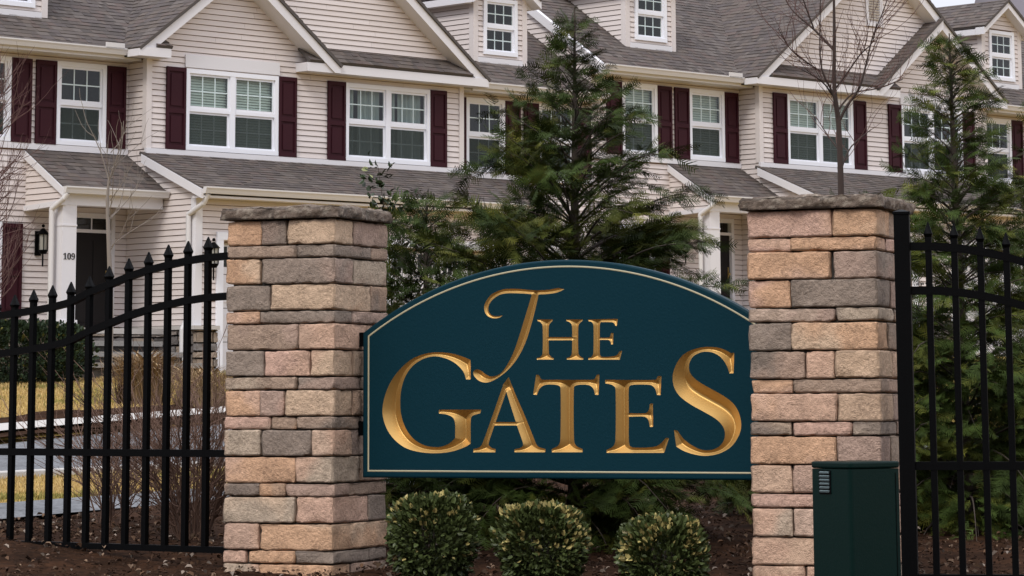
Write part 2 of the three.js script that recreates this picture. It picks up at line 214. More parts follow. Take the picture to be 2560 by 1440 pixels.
function dormer(house, list, xl, seed) { // front wall at z = -1, 1.52 wide
  const xr = xl + 1.52, z = -1, top = 9.6, base = 8.06, cx = (xl + xr) / 2, F = FRONT(z), W = [xl + 0.26, xr - 0.26, 8.25, 9.47], rise = 0.72;
  const gable = (v) => v < top ? [xl, xr] : [xl + (v - top) / rise, xr - (v - top) / rise];
  mesh('dormer_wall', merge([panel(F, [[xl, base], [xr, base], [xr, top], [cx, top + 0.76 * rise], [xl, top]], [[W[0] + 0.03, W[1] - 0.03, W[2] + 0.03, W[3] - 0.03]]), panel(LEFT(xl), [[z - 3.2, top], [z, base], [z, top]], []), panel(LEFT(xr - 0.06), [[z - 3.2, top], [z, base], [z, top]], [])]), M.sheath, house);
  siding(list, F, base + 0.12, top + 0.5, gable, [[W[0] + 0.04, W[1] - 0.04, W[2] + 0.02, W[3] - 0.02]]);
  siding(list, LEFT(xl), base + 0.06, top, (v) => [z - (v - 8.06) / 0.67 - 0.02, z]);
  mesh('corner_board', merge([bx(xl - 0.035, xl + 0.1, base, top, z, z + 0.04), bx(xl - 0.035, xl, base, top, z - 0.1, z)]), M.corner, house);
  mesh('corner_board', bx(xr - 0.1, xr + 0.035, base, top, z - 0.1, z + 0.04), M.corner, house);
  mesh('sill_board', bx(xl + 0.1, xr - 0.1, base, base + 0.12, z, z + 0.045), M.trim, house);
  windowUnit(house, F, ...W, { screen: false, seed });
  const ov = 0.24, ex = 0.25, ez = z + 0.28, fy = top - ov * rise; // roof of the dormer
  for (const s of [-1, 1]) { const fx = s < 0 ? xl - ov : xr + ov;
    mesh('rake_board', prism([[fx, fy - 0.12], [fx, fy + 0.04], [cx, fy + 0.04 + (0.76 + ov) * rise], [cx, fy - 0.12 + (0.76 + ov) * rise]], z + 0.01, ez, 'z'), M.trim, house);
    mesh('eave_board', bx(Math.min(fx, fx - s * 0.26), Math.max(fx, fx - s * 0.26), fy - 0.12, fy + 0.02, z - 3, z + 0.005), M.trim, house);
    const B = V(-s * 1, rise, 0); roofPlane(house, V(fx, fy + 0.09, ez + 0.03), V(0, 0, -1), 4.2, B, (0.76 + ov) * Math.hypot(1, rise), seed + 7 * (s + 2)); }
}
function lantern(house, x, y, z) { const L = group('wall_lantern', house); L.position.set(x, y, z); L.scale.setScalar(1.25); mesh('body', merge([bx(-0.05, 0.05, -0.2, 0.16, 0, 0.03), bx(-0.02, 0.02, 0.1, 0.13, 0.03, 0.14), new THREE.CylinderGeometry(0.02, 0.10, 0.09, 6).translate(0, 0.15, 0.14), new THREE.CylinderGeometry(0.08, 0.045, 0.06, 6).translate(0, -0.15, 0.14), new THREE.CylinderGeometry(0.012, 0.012, 0.2, 6).translate(0, -0.26, 0.14), new THREE.SphereGeometry(0.025, 8, 6).translate(0, 0.23, 0.14), ...[0, 1, 2, 3, 4, 5].map((k) => new THREE.CylinderGeometry(0.008, 0.008, 0.24, 4).translate(0.075 * Math.cos(k * 1.047), -0.01, 0.14 + 0.075 * Math.sin(k * 1.047)))]), M.iron, L); mesh('glass', new THREE.CylinderGeometry(0.068, 0.06, 0.22, 6).translate(0, -0.01, 0.14), M.lampglass, L); return L; }
function stones(house, Mx, l, r, b, t, seed) { const R = rng(seed); const back = panel(Mx, [[l, b], [r, b], [r, t], [l, t]], [], -0.05, 0.01); mesh('stone_wall', back, M.core, house); let y = b; while (y < t - 0.03) { const h = Math.min(0.12 + R() * 0.14, t - y); let x = l; while (x < r - 0.02) { const w = Math.min(0.16 + R() * 0.32, r - x); const g = new THREE.BoxGeometry(w - 0.02, h - 0.02, 0.09, 4, 3, 1); const p = g.attributes.position; for (let i = 0; i < p.count; i++) { const a = p.getX(i), c = p.getY(i), s = 1 - 0.16 * (hash3(i, seed, Math.floor(x * 97)) ** 2); p.setXYZ(i, a * s, c * (1 - 0.18 * hash3(i + 5, seed, Math.floor(y * 91))), p.getZ(i) + (p.getZ(i) > 0 ? 0.03 * (hash3(i, 3, Math.floor(x * 53 + y * 31)) - 0.5) : 0)); } const T = [[0.26, 0.22, 0.19], [0.17, 0.15, 0.14], [0.33, 0.26, 0.2], [0.21, 0.19, 0.18]][Math.floor(R() * 4)]; paint(g, () => T); g.translate(x + w / 2, y + h / 2, 0.05); g.computeVertexNormals(); boxUV(g); g.applyMatrix4(Mx); mesh('stone', g, M.block, house); x += w; } y += h; } }
function paint(g, f) { const p = g.attributes.position, c = new Float32Array(p.count * 3); for (let i = 0; i < p.count; i++) { const k = f(p.getX(i), p.getY(i), p.getZ(i)); c[3 * i] = k[0]; c[3 * i + 1] = k[1]; c[3 * i + 2] = k[2]; } g.setAttribute('color', new THREE.BufferAttribute(c, 3)); return g; }
const font = await new FontLoader().loadAsync('fonts/droid/droid_serif_bold.typeface.json');

const AZ = -0.57, BAY = 8.09, EAVE = 7.5, PITCH = 0.67, RIDGE = -4.45;
function bayHouse(label, du, dv, sc, nested, { left = -4.7, number = null, endWall = false, seed = 1, win = [] }) {
  const h = thing('townhouse', label, 'house', 'row of townhouses across the street');
  h.rotation.y = HOUSE_TURN; h.position.copy(HOUSE_O).add(V(Math.sin(0.8012), 0, -Math.cos(0.8012)).multiplyScalar(du)); h.position.y = dv; h.scale.setScalar(sc);
  const list = [], F0 = FRONT(0), FA = FRONT(AZ), FG = FRONT(1.53);
  // openings
  const up = [5.69, 7.24], wA = [-1.69, -0.55], wB = [-3.80, -2.70], T1 = [0.89, 3.17], T2 = [4.90, 7.18], gw = [-3.96, -2.83];
  const hole = (w, b, t) => [w[0] + 0.04, w[1] - 0.04, b + 0.02, t - 0.02], cut = (w, b, t) => [w[0] + 0.03, w[1] - 0.03, b + 0.03, t - 0.03];
  // recessed wall
  const door = [-1.30, -0.30, 2.3, 4.45];
  mesh('wall', merge([panel(FA, [[left, 0.9], [0, 0.9], [0, 7.4], [left, 7.4]], [cut(wA, ...up), cut(wB, ...up), cut(gw, 2.5, 4.22), [door[0] + 0.03, door[1] - 0.03, door[2], door[3] - 0.03]])]), M.sheath, h); mesh('rear_wall', bx(left, BAY, 0.9, 7.3, -9.5, -9.3), M.sheath, h);
  siding(list, FA, 2.35, 7.34, () => [left, 0], [hole(wA, ...up), hole(wB, ...up), hole(gw, 2.5, 4.22), [door[0] + 0.04, door[1] - 0.04, door[2] - 0.3, door[3] - 0.02], [-9, 9, 5.56, 5.68]]);
  for (const [w, k] of [[wA, 0], [wB, 1]]) { windowUnit(h, FA, ...w, ...up, { blind: win[k], seed: seed + k }); shutter(h, FA, w[0] - 0.465, w[0] - 0.005, up[0] - 0.01, up[1] - 0.01); shutter(h, FA, w[1] + 0.005, w[1] + 0.45, up[0] - 0.01, up[1] - 0.01); }
  windowUnit(h, FA, ...gw, 2.5, 4.22, { seed: seed + 3 }); shutter(h, FA, gw[1] + 0.005, gw[1] + 0.44, 2.5, 4.2); shutter(h, FA, gw[0] - 0.44, gw[0] - 0.005, 2.5, 4.2);
  mesh('band_board', bx(left, -0.035, 5.57, 5.68, AZ, AZ + 0.06), M.trim, h);
  if (number === null) stones(h, FA, left, -0.02, 1.1, 2.33, seed + 90); else stones(h, FA, left, -0.02, 1.1, 2.33, seed + 91);
  // door with transom
  { const d = group('front_door', h); const z = AZ; mesh('frame', merge([bx(door[0], door[0] + 0.085, 2.3, 4.36, z - 0.06, z + 0.055), bx(door[1] - 0.085, door[1], 2.3, 4.36, z - 0.06, z + 0.055), bx(door[0], door[1], 4.36, 4.45, z - 0.06, z + 0.055), bx(door[0] + 0.085, door[1] - 0.085, 4.09, 4.15, z - 0.06, z + 0.04)]), M.trim, d);
    mesh('leaf', merge([bx(door[0] + 0.085, door[1] - 0.085, 2.3, 4.09, z - 0.05, z - 0.02), ...[[2.45, 3.0], [3.15, 3.95]].flatMap(([a, b]) => [[-1.13, -0.85], [-0.75, -0.47]].map(([x0, x1]) => bx(x0, x1, a, b, z - 0.02, z - 0.008)))]), M.door, d);
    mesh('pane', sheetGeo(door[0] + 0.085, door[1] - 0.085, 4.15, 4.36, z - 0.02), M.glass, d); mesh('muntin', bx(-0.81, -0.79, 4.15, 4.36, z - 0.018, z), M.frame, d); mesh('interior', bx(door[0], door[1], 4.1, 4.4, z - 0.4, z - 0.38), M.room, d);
    mesh('handle', merge([new THREE.SphereGeometry(0.03, 10, 8).translate(-0.45, 3.25, z + 0.03), bx(-0.465, -0.435, 3.15, 3.4, z - 0.01, z + 0.0)]), M.brass, d); }
  lantern(h, -2.04, 3.88, AZ + 0.03);
  // upper bay wall and gable
  const foot = -0.45, half = 4.495, cx = 4.045, sl = 0.75, fv = 7.48, apex = fv + half * sl;
  const gableAt = (v) => { if (v < 7.36) return [0, BAY]; const o = (v + 0.2 - fv) / sl; return [Math.max(0, foot + o), Math.min(BAY, foot + 2 * half - o)]; };
  mesh('wall', merge([panel(F0, [[0, 4.6], [BAY, 4.6], [BAY, 7.6], [cx, apex - 0.15], [0, 7.6]], [cut(T1, ...up), cut(T2, ...up)]), panel(LEFT(0), [[AZ - 0.1, 1.2], [1.53, 1.2], [1.53, 4.9], [0, 5.5], [0, 7.5], [AZ - 0.1, 7.5]], []), panel(LEFT(BAY - 0.06), [[AZ - 0.1, 1.2], [1.53, 1.2], [1.53, 4.9], [0, 5.5], [0, 7.5], [AZ - 0.1, 7.5]], [])]), M.sheath, h);
  const vent = [cx - 0.33, cx + 0.27, 9.0, 10.0], pentSide = nested < 0 ? [3.62, BAY + 0.42] : [foot - 0.02, 4.47];
  siding(list, F0, 5.68, apex - 0.3, gableAt, [hole(T1, ...up), hole(T2, ...up), vent.map((x, i) => x + (i % 2 ? -0.02 : 0.02))]);
  windowUnit(h, F0, ...T1, ...up, { twin: true, blind: win[2], seed: seed + 5 }); windowUnit(h, F0, ...T2, ...up, { twin: true, blind: win[3], seed: seed + 6 });
  for (const w of [T1, T2]) { shutter(h, F0, w[0] - 0.465, w[0] - 0.005, up[0] - 0.01, up[1] + 0.005); shutter(h, F0, w[1] + 0.005, w[1] + 0.455, up[0] - 0.01, up[1] + 0.005); }
  const Tn = nested < 0 ? T1 : T2; mesh('header_board', bx(Tn[0] - 0.02, Tn[1] + 0.02, 7.262, 7.5, 0.0, 0.06), M.trim, h);
  mesh('band_board', bx(-0.04, BAY + 0.04, 5.58, 5.68, 0, 0.065), M.trim, h);
  mesh('corner_board', merge([bx(-0.04, 0.085, 5.68, 7.36, 0, 0.045), bx(-0.04, 0, 5.68, 7.36, -0.08, 0)]), M.corner, h);
  mesh('corner_board', bx(BAY - 0.085, BAY + 0.04, 5.68, 7.36, -0.1, 0.045), M.corner, h);
  { const g = group('gable_vent', h), sb = []; mesh('frame', merge([bx(vent[0], vent[0] + 0.09, vent[2], vent[3], 0, 0.06), bx(vent[1] - 0.09, vent[1], vent[2], vent[3], 0, 0.06), bx(vent[0] + 0.09, vent[1] - 0.09, vent[2], vent[2] + 0.09, 0, 0.06), bx(vent[0] + 0.09, vent[1] - 0.09, vent[3] - 0.09, vent[3], 0, 0.06)]), M.trim, g); for (let y = vent[2] + 0.11; y < vent[3] - 0.1; y += 0.062) { const s = new THREE.BoxGeometry(vent[1] - vent[0] - 0.18, 0.05, 0.008); s.rotateX(0.7); s.translate((vent[0] + vent[1]) / 2, y, 0.025); mesh('slat', s, M.trim, g); } }
  // rakes of the large gable and of the small one set into it
  const rk = (x0, x1, z1, th = 0.23) => { const v0 = fv, v1 = fv + Math.abs(x1 - x0) * sl, c = (7.362 - fv + th) / sl * Math.sign(x1 - x0); return prism([[x0, 7.362], [x0, v0], [x1, v1], [x1, v1 - th], [x0 + c, 7.362]], 0.002, z1, 'z'); };
  mesh('rake_board', rk(foot, cx, 0.36), M.trim, h); mesh('rake_board', rk(foot + 2 * half, cx, 0.36), M.trim, h);
  const sn = Math.hypot(1, sl), nc = nested < 0 ? foot + 2.45 : foot + 2 * half - 2.45, nf = nested < 0 ? foot + 4.9 : foot + 2 * half - 4.9;
  mesh('rake_board', rk(nf, nc, 0.42), M.trim, h);
  roofPlane(h, V(foot - 0.03, fv + 0.03, 0.40), V(0, 0, -1), 6.5, V(1, sl, 0), half * sn, seed + 11); roofPlane(h, V(foot + 2 * half + 0.03, fv + 0.03, 0.40), V(0, 0, -1), 6.5, V(-1, sl, 0), half * sn, seed + 12);
  roofPlane(h, V(nf - nested * 0.03, fv + 0.03, 0.455), V(0, 0, -1), 0.47, V(nested, sl, 0), 2.45 * sn, seed + 13);
  // cornice returns and the pent roof across the gable foot
  const slope = (x0, x1, y0, z0, y1, s) => roofPlane(h, V(x0, y0, z0), V(1, 0, 0), x1 - x0, V(0, y1 - y0, -z0 + 0.02), Math.hypot(y1 - y0, z0 - 0.02), s);
  const ret = (x0, x1, s) => { mesh('cornice_return', bx(x0, x1, 7.36, 7.53, 0.003, 0.385), M.trim, h); slope(nested < 0 ? -0.07 : x0 + 0.02, nested < 0 ? x1 + 0.02 : BAY + 0.07, 7.575, 0.41, 7.8, s); };
  mesh('pent_fascia', bx(pentSide[0], pentSide[1], 7.36, 7.53, 0.003, 0.385), M.trim, h); slope(nested > 0 ? 0.03 : pentSide[0] + 0.05, nested < 0 ? BAY - 0.03 : pentSide[1], 7.575, 0.41, 7.87, seed + 14);
  if (nested < 0) ret(foot - 0.02, 0.27, seed + 15); else { ret(BAY - 0.25, BAY + 0.42, seed + 15); }
  // main roof, eave, gutter
  const len = Math.hypot(EAVE * 0 + PITCH * (-0.12 - RIDGE), -0.12 - RIDGE);
  roofPlane(h, V(left - 0.12, EAVE, -0.12), V(1, 0, 0), BAY - left + 0.12, V(0, PITCH, -1), len, seed + 16);
  const back = roofPlane(h, V(left - 0.12, EAVE, 2 * RIDGE + 0.12), V(1, 0, 0), BAY - left + 0.12, V(0, PITCH, 1), len, seed + 17); back.name = 'rear_roof';
  mesh('soffit', bx(left, -0.04, 7.33, 7.37, AZ, -0.13), M.trim, h); mesh('fascia', bx(left - 0.1, -0.46, 7.33, 7.48, -0.13, -0.1), M.trim, h); gutter(h, left - 0.1, -0.47, 7.51, -0.1); mesh('splash_guard', bx(-0.98, -0.55, 7.49, 7.6, 0.012, 0.03), M.gutter, h);
  if (endWall) { // the end wall that stands above the lower roof next door
    const roofAt = (z) => EAVE - 0.05 + PITCH * (-0.12 - z), zr = RIDGE;
    mesh('end_wall', panel(LEFT(left), [[-9.3, 1.2], [AZ, 1.2], [AZ, 7.33], [-0.14, 7.4], [zr, roofAt(zr) - 0.05], [-8.8, 7.4]], []), M.sheath, h);
    siding(list, LEFT(left), 6.9, 10.2, (v) => { const z1 = v < 7.5 ? AZ : -0.12 - (v + 0.05 - EAVE) / PITCH; return [-4.4, z1]; });
    mesh('rake_board', prism([[-0.1, 7.32], [-0.1, 7.53], [zr, 7.53 + PITCH * (-0.1 - zr)], [zr, 7.32 + PITCH * (-0.1 - zr)]], left - 0.14, left - 0.036, 'x'), M.trim, h);
  }
  dormer(h, list, -3.17, seed + 30);
  // porch
  const pz = 0.72, pv = 4.80, pl = -2.3;
  roofPlane(h, V(pl - 0.06, pv, pz), V(1, 0, 0), -pl + 0.03, V(0, 5.58 - pv, AZ - pz), Math.hypot(5.58 - pv, AZ - pz), seed + 18);
  const pr = (z) => pv + (5.58 - pv) * (pz - z) / (pz - AZ);
  mesh('porch_gable', panel(LEFT(pl), [[AZ, 4.5], [0.6, 4.56], [0.6, pr(0.6) - 0.06], [AZ, pr(AZ) - 0.06]], [], -0.06, 0), M.sheath, h);
  siding(list, LEFT(pl), 4.5, 5.45, (v) => [AZ, Math.min(0.6, pz - (v + 0.1 - pv) / (5.58 - pv) * (pz - AZ))]);
  mesh('rake_board', prism([[pz, pv - 0.17], [pz, pv - 0.02], [AZ, 5.56], [AZ, 5.41]], pl - 0.085, pl - 0.035, 'x'), M.trim, h);
  mesh('porch_trim', prism([[AZ, 4.43], [0.62, 4.49], [0.62, 4.58], [AZ, 4.52]], pl - 0.06, pl + 0.06, 'x'), M.trim, h);
  mesh('porch_beam', merge([bx(pl + 0.02, -0.05, 4.5, 4.7, 0.32, 0.6), bx(pl + 0.06, -0.04, 4.7, 4.74, AZ + 0.06, 0.68)]), M.trim, h); gutter(h, pl - 0.08, -0.05, pv + 0.02, pz - 0.03);
  { const c = group('porch_column', h); mesh('shaft', bx(-2.3, -1.99, 2.3, 4.5, 0.28, 0.59), M.trim, c); mesh('collar', bx(-2.31, -1.98, 4.12, 4.15, 0.27, 0.60), M.trim, c); mesh('plinth', bx(-2.33, -1.96, 2.3, 2.44, 0.25, 0.62), M.trim, c);
    if (number) { const t = new TextGeometry(number, { font, size: 0.115, depth: 0.008, curveSegments: 6, bevelEnabled: false }); t.computeBoundingBox(); const b = t.boundingBox; t.translate(-2.145 - (b.max.x + b.min.x) / 2, 3.52, 0.59); mesh('house_number', t, M.door, c); } }
  mesh('porch_floor', bx(-2.6, -0.02, 2.2, 2.3, AZ + 0.1, 0.8), M.concrete, h);
  stones(h, FRONT(0.72), -2.55, -0.04, 1.2, 2.2, seed + 92); stones(h, LEFT(-2.55), AZ + 0.1, 0.76, 1.2, 2.2, seed + 93);
  downspout(h, [[pl - 0.02, pv - 0.1, pz + 0.04], [pl - 0.06, 4.6, pz - 0.02], [pl - 0.12, 4.42, 0.42], [pl - 0.12, 2.3, 0.42], [pl - 0.16, 1.6, 0.46]]);
  // garage wing
  const gz = 1.9, gv = 4.83, gt = 5.6, gl = -0.15, gr = (z) => gv + (gt - gv) * (gz - z) / gz;
  roofPlane(h, V(gl, gv, gz), V(1, 0, 0), BAY - 2 * gl, V(0, gt - gv, -gz), Math.hypot(gt - gv, gz), seed + 19);
  mesh('rake_board', prism([[gz, gv - 0.19], [gz, gv - 0.02], [0.07, gr(0.07) - 0.02], [0.07, gr(0.07) - 0.19]], gl - 0.02, gl + 0.03, 'x'), M.trim, h);
  mesh('soffit', merge([prism([[gz - 0.03, gv - 0.16], [gz - 0.03, gv - 0.06], [0.07, gr(0.07) - 0.06], [0.07, gr(0.07) - 0.12]], gl + 0.03, -0.034, 'x'), bx(gl + 0.03, BAY - gl, gv - 0.17, gv - 0.13, 1.565, gz)]), M.trim, h);
  gutter(h, gl + 0.02, BAY - gl, gv + 0.02, gz - 0.02);
  siding(list, LEFT(0), 2.35, 7.34, (v) => [AZ + 0.03, v < gr(1.53) - 0.15 ? 1.53 : v < gt - 0.12 ? gz - (v + 0.14 - gv) / (gt - gv) * gz : 0]);
  const G1 = [0.55, 3.35], G2 = [4.75, 7.55], gtop = 3.92, gb = 1.45;
  mesh('garage_wall', panel(FG, [[0, 1.2], [BAY, 1.2], [BAY, 4.75], [0, 4.75]], [[G1[0] + 0.05, G1[1] - 0.05, gb, gtop - 0.05], [G2[0] + 0.05, G2[1] - 0.05, gb, gtop - 0.05]]), M.sheath, h);
  siding(list, FG, 2.35, 4.66, () => [0, BAY], [[G1[0] - 0.02, G1[1] + 0.02, 0, gtop], [G2[0] - 0.02, G2[1] + 0.02, 0, gtop]]);
  mesh('corner_board', merge([bx(-0.04, 0.12, 2.33, 4.66, 1.53, 1.575), bx(-0.04, 0, 2.33, 4.7, 1.43, 1.53)]), M.trim, h);
  mesh('sill_ledge', merge([bx(-0.12, G1[0] - 0.08, 2.28, 2.35, 1.53, 1.68), bx(-0.12, -0.002, 2.28, 2.35, AZ, 1.53)]), M.concrete, h);
  stones(h, LEFT(0), AZ, 1.56, 1.2, 2.28, seed + 94); stones(h, FG, -0.06, G1[0] - 0.08, 1.2, 2.28, seed + 95); stones(h, FG, G1[1] + 0.1, G2[0] - 0.1, 1.2, 2.28, seed + 96);
  for (const g of [G1, G2]) { const d = group('garage_door', h), z = 1.53; mesh('frame', merge([bx(g[0] - 0.09, g[0] + 0.06, gb, gtop, z, z + 0.06), bx(g[1] - 0.06, g[1] + 0.09, gb, gtop, z, z + 0.06), bx(g[0] - 0.09, g[1] + 0.09, gtop, gtop + 0.14, z, z + 0.065)]), M.frame, d); const n = 4, ph = (gtop - gb) / n; for (let k = 0; k < n; k++) { const y0 = gb + k * ph, y1 = y0 + ph - 0.012; mesh('panel', bx(g[0] + 0.06, g[1] - 0.06, y0, y1, z - 0.12, z - 0.08), M.trim, d); for (let i = 0; i < 4; i++) { const x0 = lerp(g[0] + 0.06, g[1] - 0.06, i / 4) + 0.07, x1 = lerp(g[0] + 0.06, g[1] - 0.06, (i + 1) / 4) - 0.07; if (k < n - 1) mesh('raised_field', bx(x0, x1, y0 + 0.1, y1 - 0.1, z - 0.08, z - 0.066), M.trim, d); else for (let j = 0; j < 4; j++) mesh('pane', bx(lerp(x0, x1, j / 4) + 0.012, lerp(x0, x1, (j + 1) / 4) - 0.012, y0 + 0.13, y1 - 0.1, z - 0.0795, z - 0.079), M.room, d); } } }
  lantern(h, 0.26, 3.62, 1.56);
  downspout(h, [[gl + 0.12, gv - 0.1, gz + 0.03], [gl + 0.09, gv - 0.28, gz - 0.08], [-0.1, gv - 0.46, 1.44], [-0.1, 2.5, 1.44], [-0.2, 2.28, 1.42], [-0.2, 1.6, 1.42], [-0.3, 1.5, 1.46]]);
  // inner bulk so that no daylight shows through
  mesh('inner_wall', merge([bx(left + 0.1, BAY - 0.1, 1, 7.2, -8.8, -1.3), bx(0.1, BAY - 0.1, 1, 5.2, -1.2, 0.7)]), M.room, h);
  placeSiding(h, list, seed + 40); return h;
}
function recessHouse(label, du, dv, sc, len, { seed = 1, win = [] }) {
  const h = thing('townhouse', label, 'house', 'row of townhouses across the street');
  h.rotation.y = HOUSE_TURN; h.position.copy(HOUSE_O).add(V(Math.sin(0.8012), 0, -Math.cos(0.8012)).multiplyScalar(du)); h.position.y = dv; h.scale.setScalar(sc);
  const list = [], FA = FRONT(AZ), l = BAY, r = BAY + len, up = [5.69, 7.24], w1 = [8.72, 9.85], w2 = [10.85, 11.98];
  const holes = [w1, w2].map((w) => [w[0] + 0.04, w[1] - 0.04, up[0] + 0.02, up[1] - 0.02]), gd = [9.0, 10.0, 2.3, 4.45];
  mesh('wall', merge([panel(FA, [[l, 1], [r, 1], [r, 7.4], [l, 7.4]], holes.map((q) => [q[0] - 0.01, q[1] + 0.01, q[2] + 0.01, q[3] - 0.01]))]), M.sheath, h); mesh('rear_wall', bx(l, r, 1, 7.3, -9.5, -9.3), M.sheath, h);
  siding(list, FA, 2.35, 7.34, () => [l + 0.05, r], [...holes, [...gd]]);
  for (const [k, w] of [w1, w2].entries()) { windowUnit(h, FA, ...w, ...up, { blind: win[k], seed: seed + k }); if (k) shutter(h, FA, w[0] - 0.44, w[0] - 0.005, 5.68, 7.23); else shutter(h, FA, l + 0.1, w[0] - 0.005, 5.68, 7.23); shutter(h, FA, w[1] + 0.005, w[1] + 0.45, 5.68, 7.23); }
  { const d = group('front_door', h); mesh('leaf', bx(9.06, 9.94, 2.3, 4.2, AZ - 0.03, AZ + 0.01), M.door, d); mesh('frame', merge([bx(9.0, 9.08, 2.3, 4.45, AZ, AZ + 0.055), bx(9.92, 10, 2.3, 4.45, AZ, AZ + 0.055), bx(9.08, 9.92, 4.2, 4.45, AZ, AZ + 0.05)]), M.trim, d); }
  stones(h, FA, l, r, 1.2, 2.3, seed + 90);
  mesh('band_board', bx(l, r, 5.57, 5.67, AZ, AZ + 0.06), M.trim, h);
  const rl = Math.hypot(PITCH * (-0.12 - RIDGE), -0.12 - RIDGE);
  roofPlane(h, V(l, EAVE, -0.12), V(1, 0, 0), len, V(0, PITCH, -1), rl, seed + 16); roofPlane(h, V(l, EAVE, 2 * RIDGE + 0.12), V(1, 0, 0), len, V(0, PITCH, 1), rl, seed + 17).name = 'rear_roof';
  mesh('soffit', bx(l, r, 7.33, 7.37, AZ, -0.13), M.trim, h); mesh('fascia', bx(l + 0.42, r, 7.33, 7.48, -0.13, -0.1), M.trim, h); gutter(h, l + 0.44, r, 7.51, -0.1);
  dormer(h, list, l + 1.3, seed + 30);
  const pz = 0.72, pv = 4.8; roofPlane(h, V(l + 0.02, pv, pz), V(1, 0, 0), 2.3, V(0, 5.58 - pv, AZ - pz), Math.hypot(5.58 - pv, AZ - pz), seed + 18);
  mesh('porch_column', bx(l + 1.98, l + 2.29, 2.3, 4.52, 0.28, 0.59), M.trim, h); mesh('porch_beam', bx(l + 0.03, l + 2.3, 4.5, 4.7, 0.32, 0.6), M.trim, h); gutter(h, l + 0.05, l + 2.36, pv + 0.02, pz - 0.03);
  mesh('porch_floor', bx(l + 0.02, l + 2.6, 2.2, 2.3, AZ + 0.1, 0.8), M.concrete, h); stones(h, FRONT(0.72), l + 0.03, l + 2.55, 1.2, 2.2, seed + 92);
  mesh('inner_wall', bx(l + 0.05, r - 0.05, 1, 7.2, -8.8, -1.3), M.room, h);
  placeSiding(h, list, seed + 40); return h;
}
bayHouse('beige townhouse with 109 on its porch column and a small gable inside a large one', 0, 0, 1, -1, { left: -6.2, number: '109', seed: 100, win: ['none', 'none', 'blind', 'curtain'] });
{ const st = thing('porch_steps', 'grey stone steps leading up to the porch numbered 109', 'steps'); st.rotation.y = HOUSE_TURN; st.position.copy(HOUSE_O); const m = std(0.25, 0.235, 0.22, 0.95, { bumpMap: grainTex(2, 0, 1, 24, 90, 55), bumpScale: 0.01 }); for (const [u0, u1, y1, w0, w1] of [[-2.45, -0.55, 2.06, 0.82, 1.3], [-2.6, -0.4, 1.86, 1.3, 1.8], [-2.8, -0.3, 1.66, 1.8, 2.35]]) { mesh('riser', bx(u0 + 0.05, u1 - 0.05, 1.2, y1 - 0.09, w0, w1 - 0.05), M.core, st); mesh('tread', bx(u0, u1, y1 - 0.09, y1, w0, w1), m, st); } }
recessHouse('narrow beige townhouse with one dormer, set back behind the tall evergreen', 0, 0, 1, 4.42, { seed: 200, win: ['none', 'none'] });
bayHouse('beige sided townhouse with raised roof end and a slatted vent in its large gable', 17.36, 0.407, 1.033, 1, { left: -4.72, endWall: true, seed: 300, win: ['blind', 'blind', 'blind', 'none'] });
recessHouse('end townhouse with a dormer seen against the sky and the wooded hill', 17.36, 0.407, 1.033, 6.5, { seed: 400, win: ['none', 'blind'] });

// ---------------------------------------------------------------- stone pillars
const TONE = { t: [0.60, 0.385, 0.27], o: [0.60, 0.36, 0.215], y: [0.595, 0.42, 0.285], p: [0.58, 0.37, 0.28], m: [0.42, 0.29, 0.225], b: [0.39, 0.275, 0.20], g: [0.30, 0.232, 0.182], d: [0.245, 0.188, 0.148], n: [0.49, 0.38, 0.28] };
function blockGeo(l, h, d, seed, tone, tone2) {
  const r = 0.0065, nx = Math.max(4, Math.round(l / 0.022)), ny = Math.max(4, Math.round(h / 0.02)), nz = Math.max(4, Math.round(d / 0.03));
  const g = new THREE.BoxGeometry(l, h, d, nx, ny, nz), p = g.attributes.position, c = new Float32Array(p.count * 3);
  const blend = hash3(seed, 8, 1) * 1.4 - 0.2, ang = hash3(seed, 9, 2) * 6.28;
  for (let i = 0; i < p.count; i++) {
    const ed = (v, L, n) => { const k = Math.round((v / L + 0.5) * n), e = 0.011; return k === 0 ? -L / 2 : k === n ? L / 2 : lerp(-L / 2 + e, L / 2 - e, (k - 1) / (n - 2)); };
    let x = ed(p.getX(i), l, nx), y = ed(p.getY(i), h, ny), z = ed(p.getZ(i), d, nz); const s = seed * 3.17;
    const chip = Math.max(0, fbm(x * 26 + s, y * 26, z * 26, 2) - 0.5) * 0.075, rr = r + chip;
    const ix = clamp(x, -l / 2 + rr, l / 2 - rr), iy = clamp(y, -h / 2 + rr, h / 2 - rr), iz = clamp(z, -d / 2 + rr, d / 2 - rr);
    let dx = x - ix, dy = y - iy, dz = z - iz; const L = Math.hypot(dx, dy, dz) || 1; x = ix + (dx / L) * rr; y = iy + (dy / L) * rr; z = iz + (dz / L) * rr;
    const rough = 0.017 * (fbm(x * 13 + s, y * 13, z * 13, 3) - 0.5) + 0.004 * (noise(x * 70, y * 70 + s, z * 70) - 0.5); x += (dx / L) * rough; y += (dy / L) * rough * 0.5; z += (dz / L) * rough; p.setXYZ(i, x, y, z);
    const m = smooth(clamp((x / l * Math.cos(ang) + y / h * Math.sin(ang) * 0.5 + 0.5 - blend) * 2.2 + (fbm(x * 9 + s, y * 9, z * 9, 3) - 0.5) * 2.2 + 0.5, 0, 1)), k = 0.80 + 0.40 * fbm(x * 22 + s, y * 22, z * 22 + 4, 3);
    for (let q = 0; q < 3; q++) c[3 * i + q] = lerp(tone[q], tone2[q], m) * k;
  }
  g.setAttribute('color', new THREE.BufferAttribute(c, 3)); g.computeVertexNormals(); smoothNormals(g); boxUV2(g, seed); return g;
}
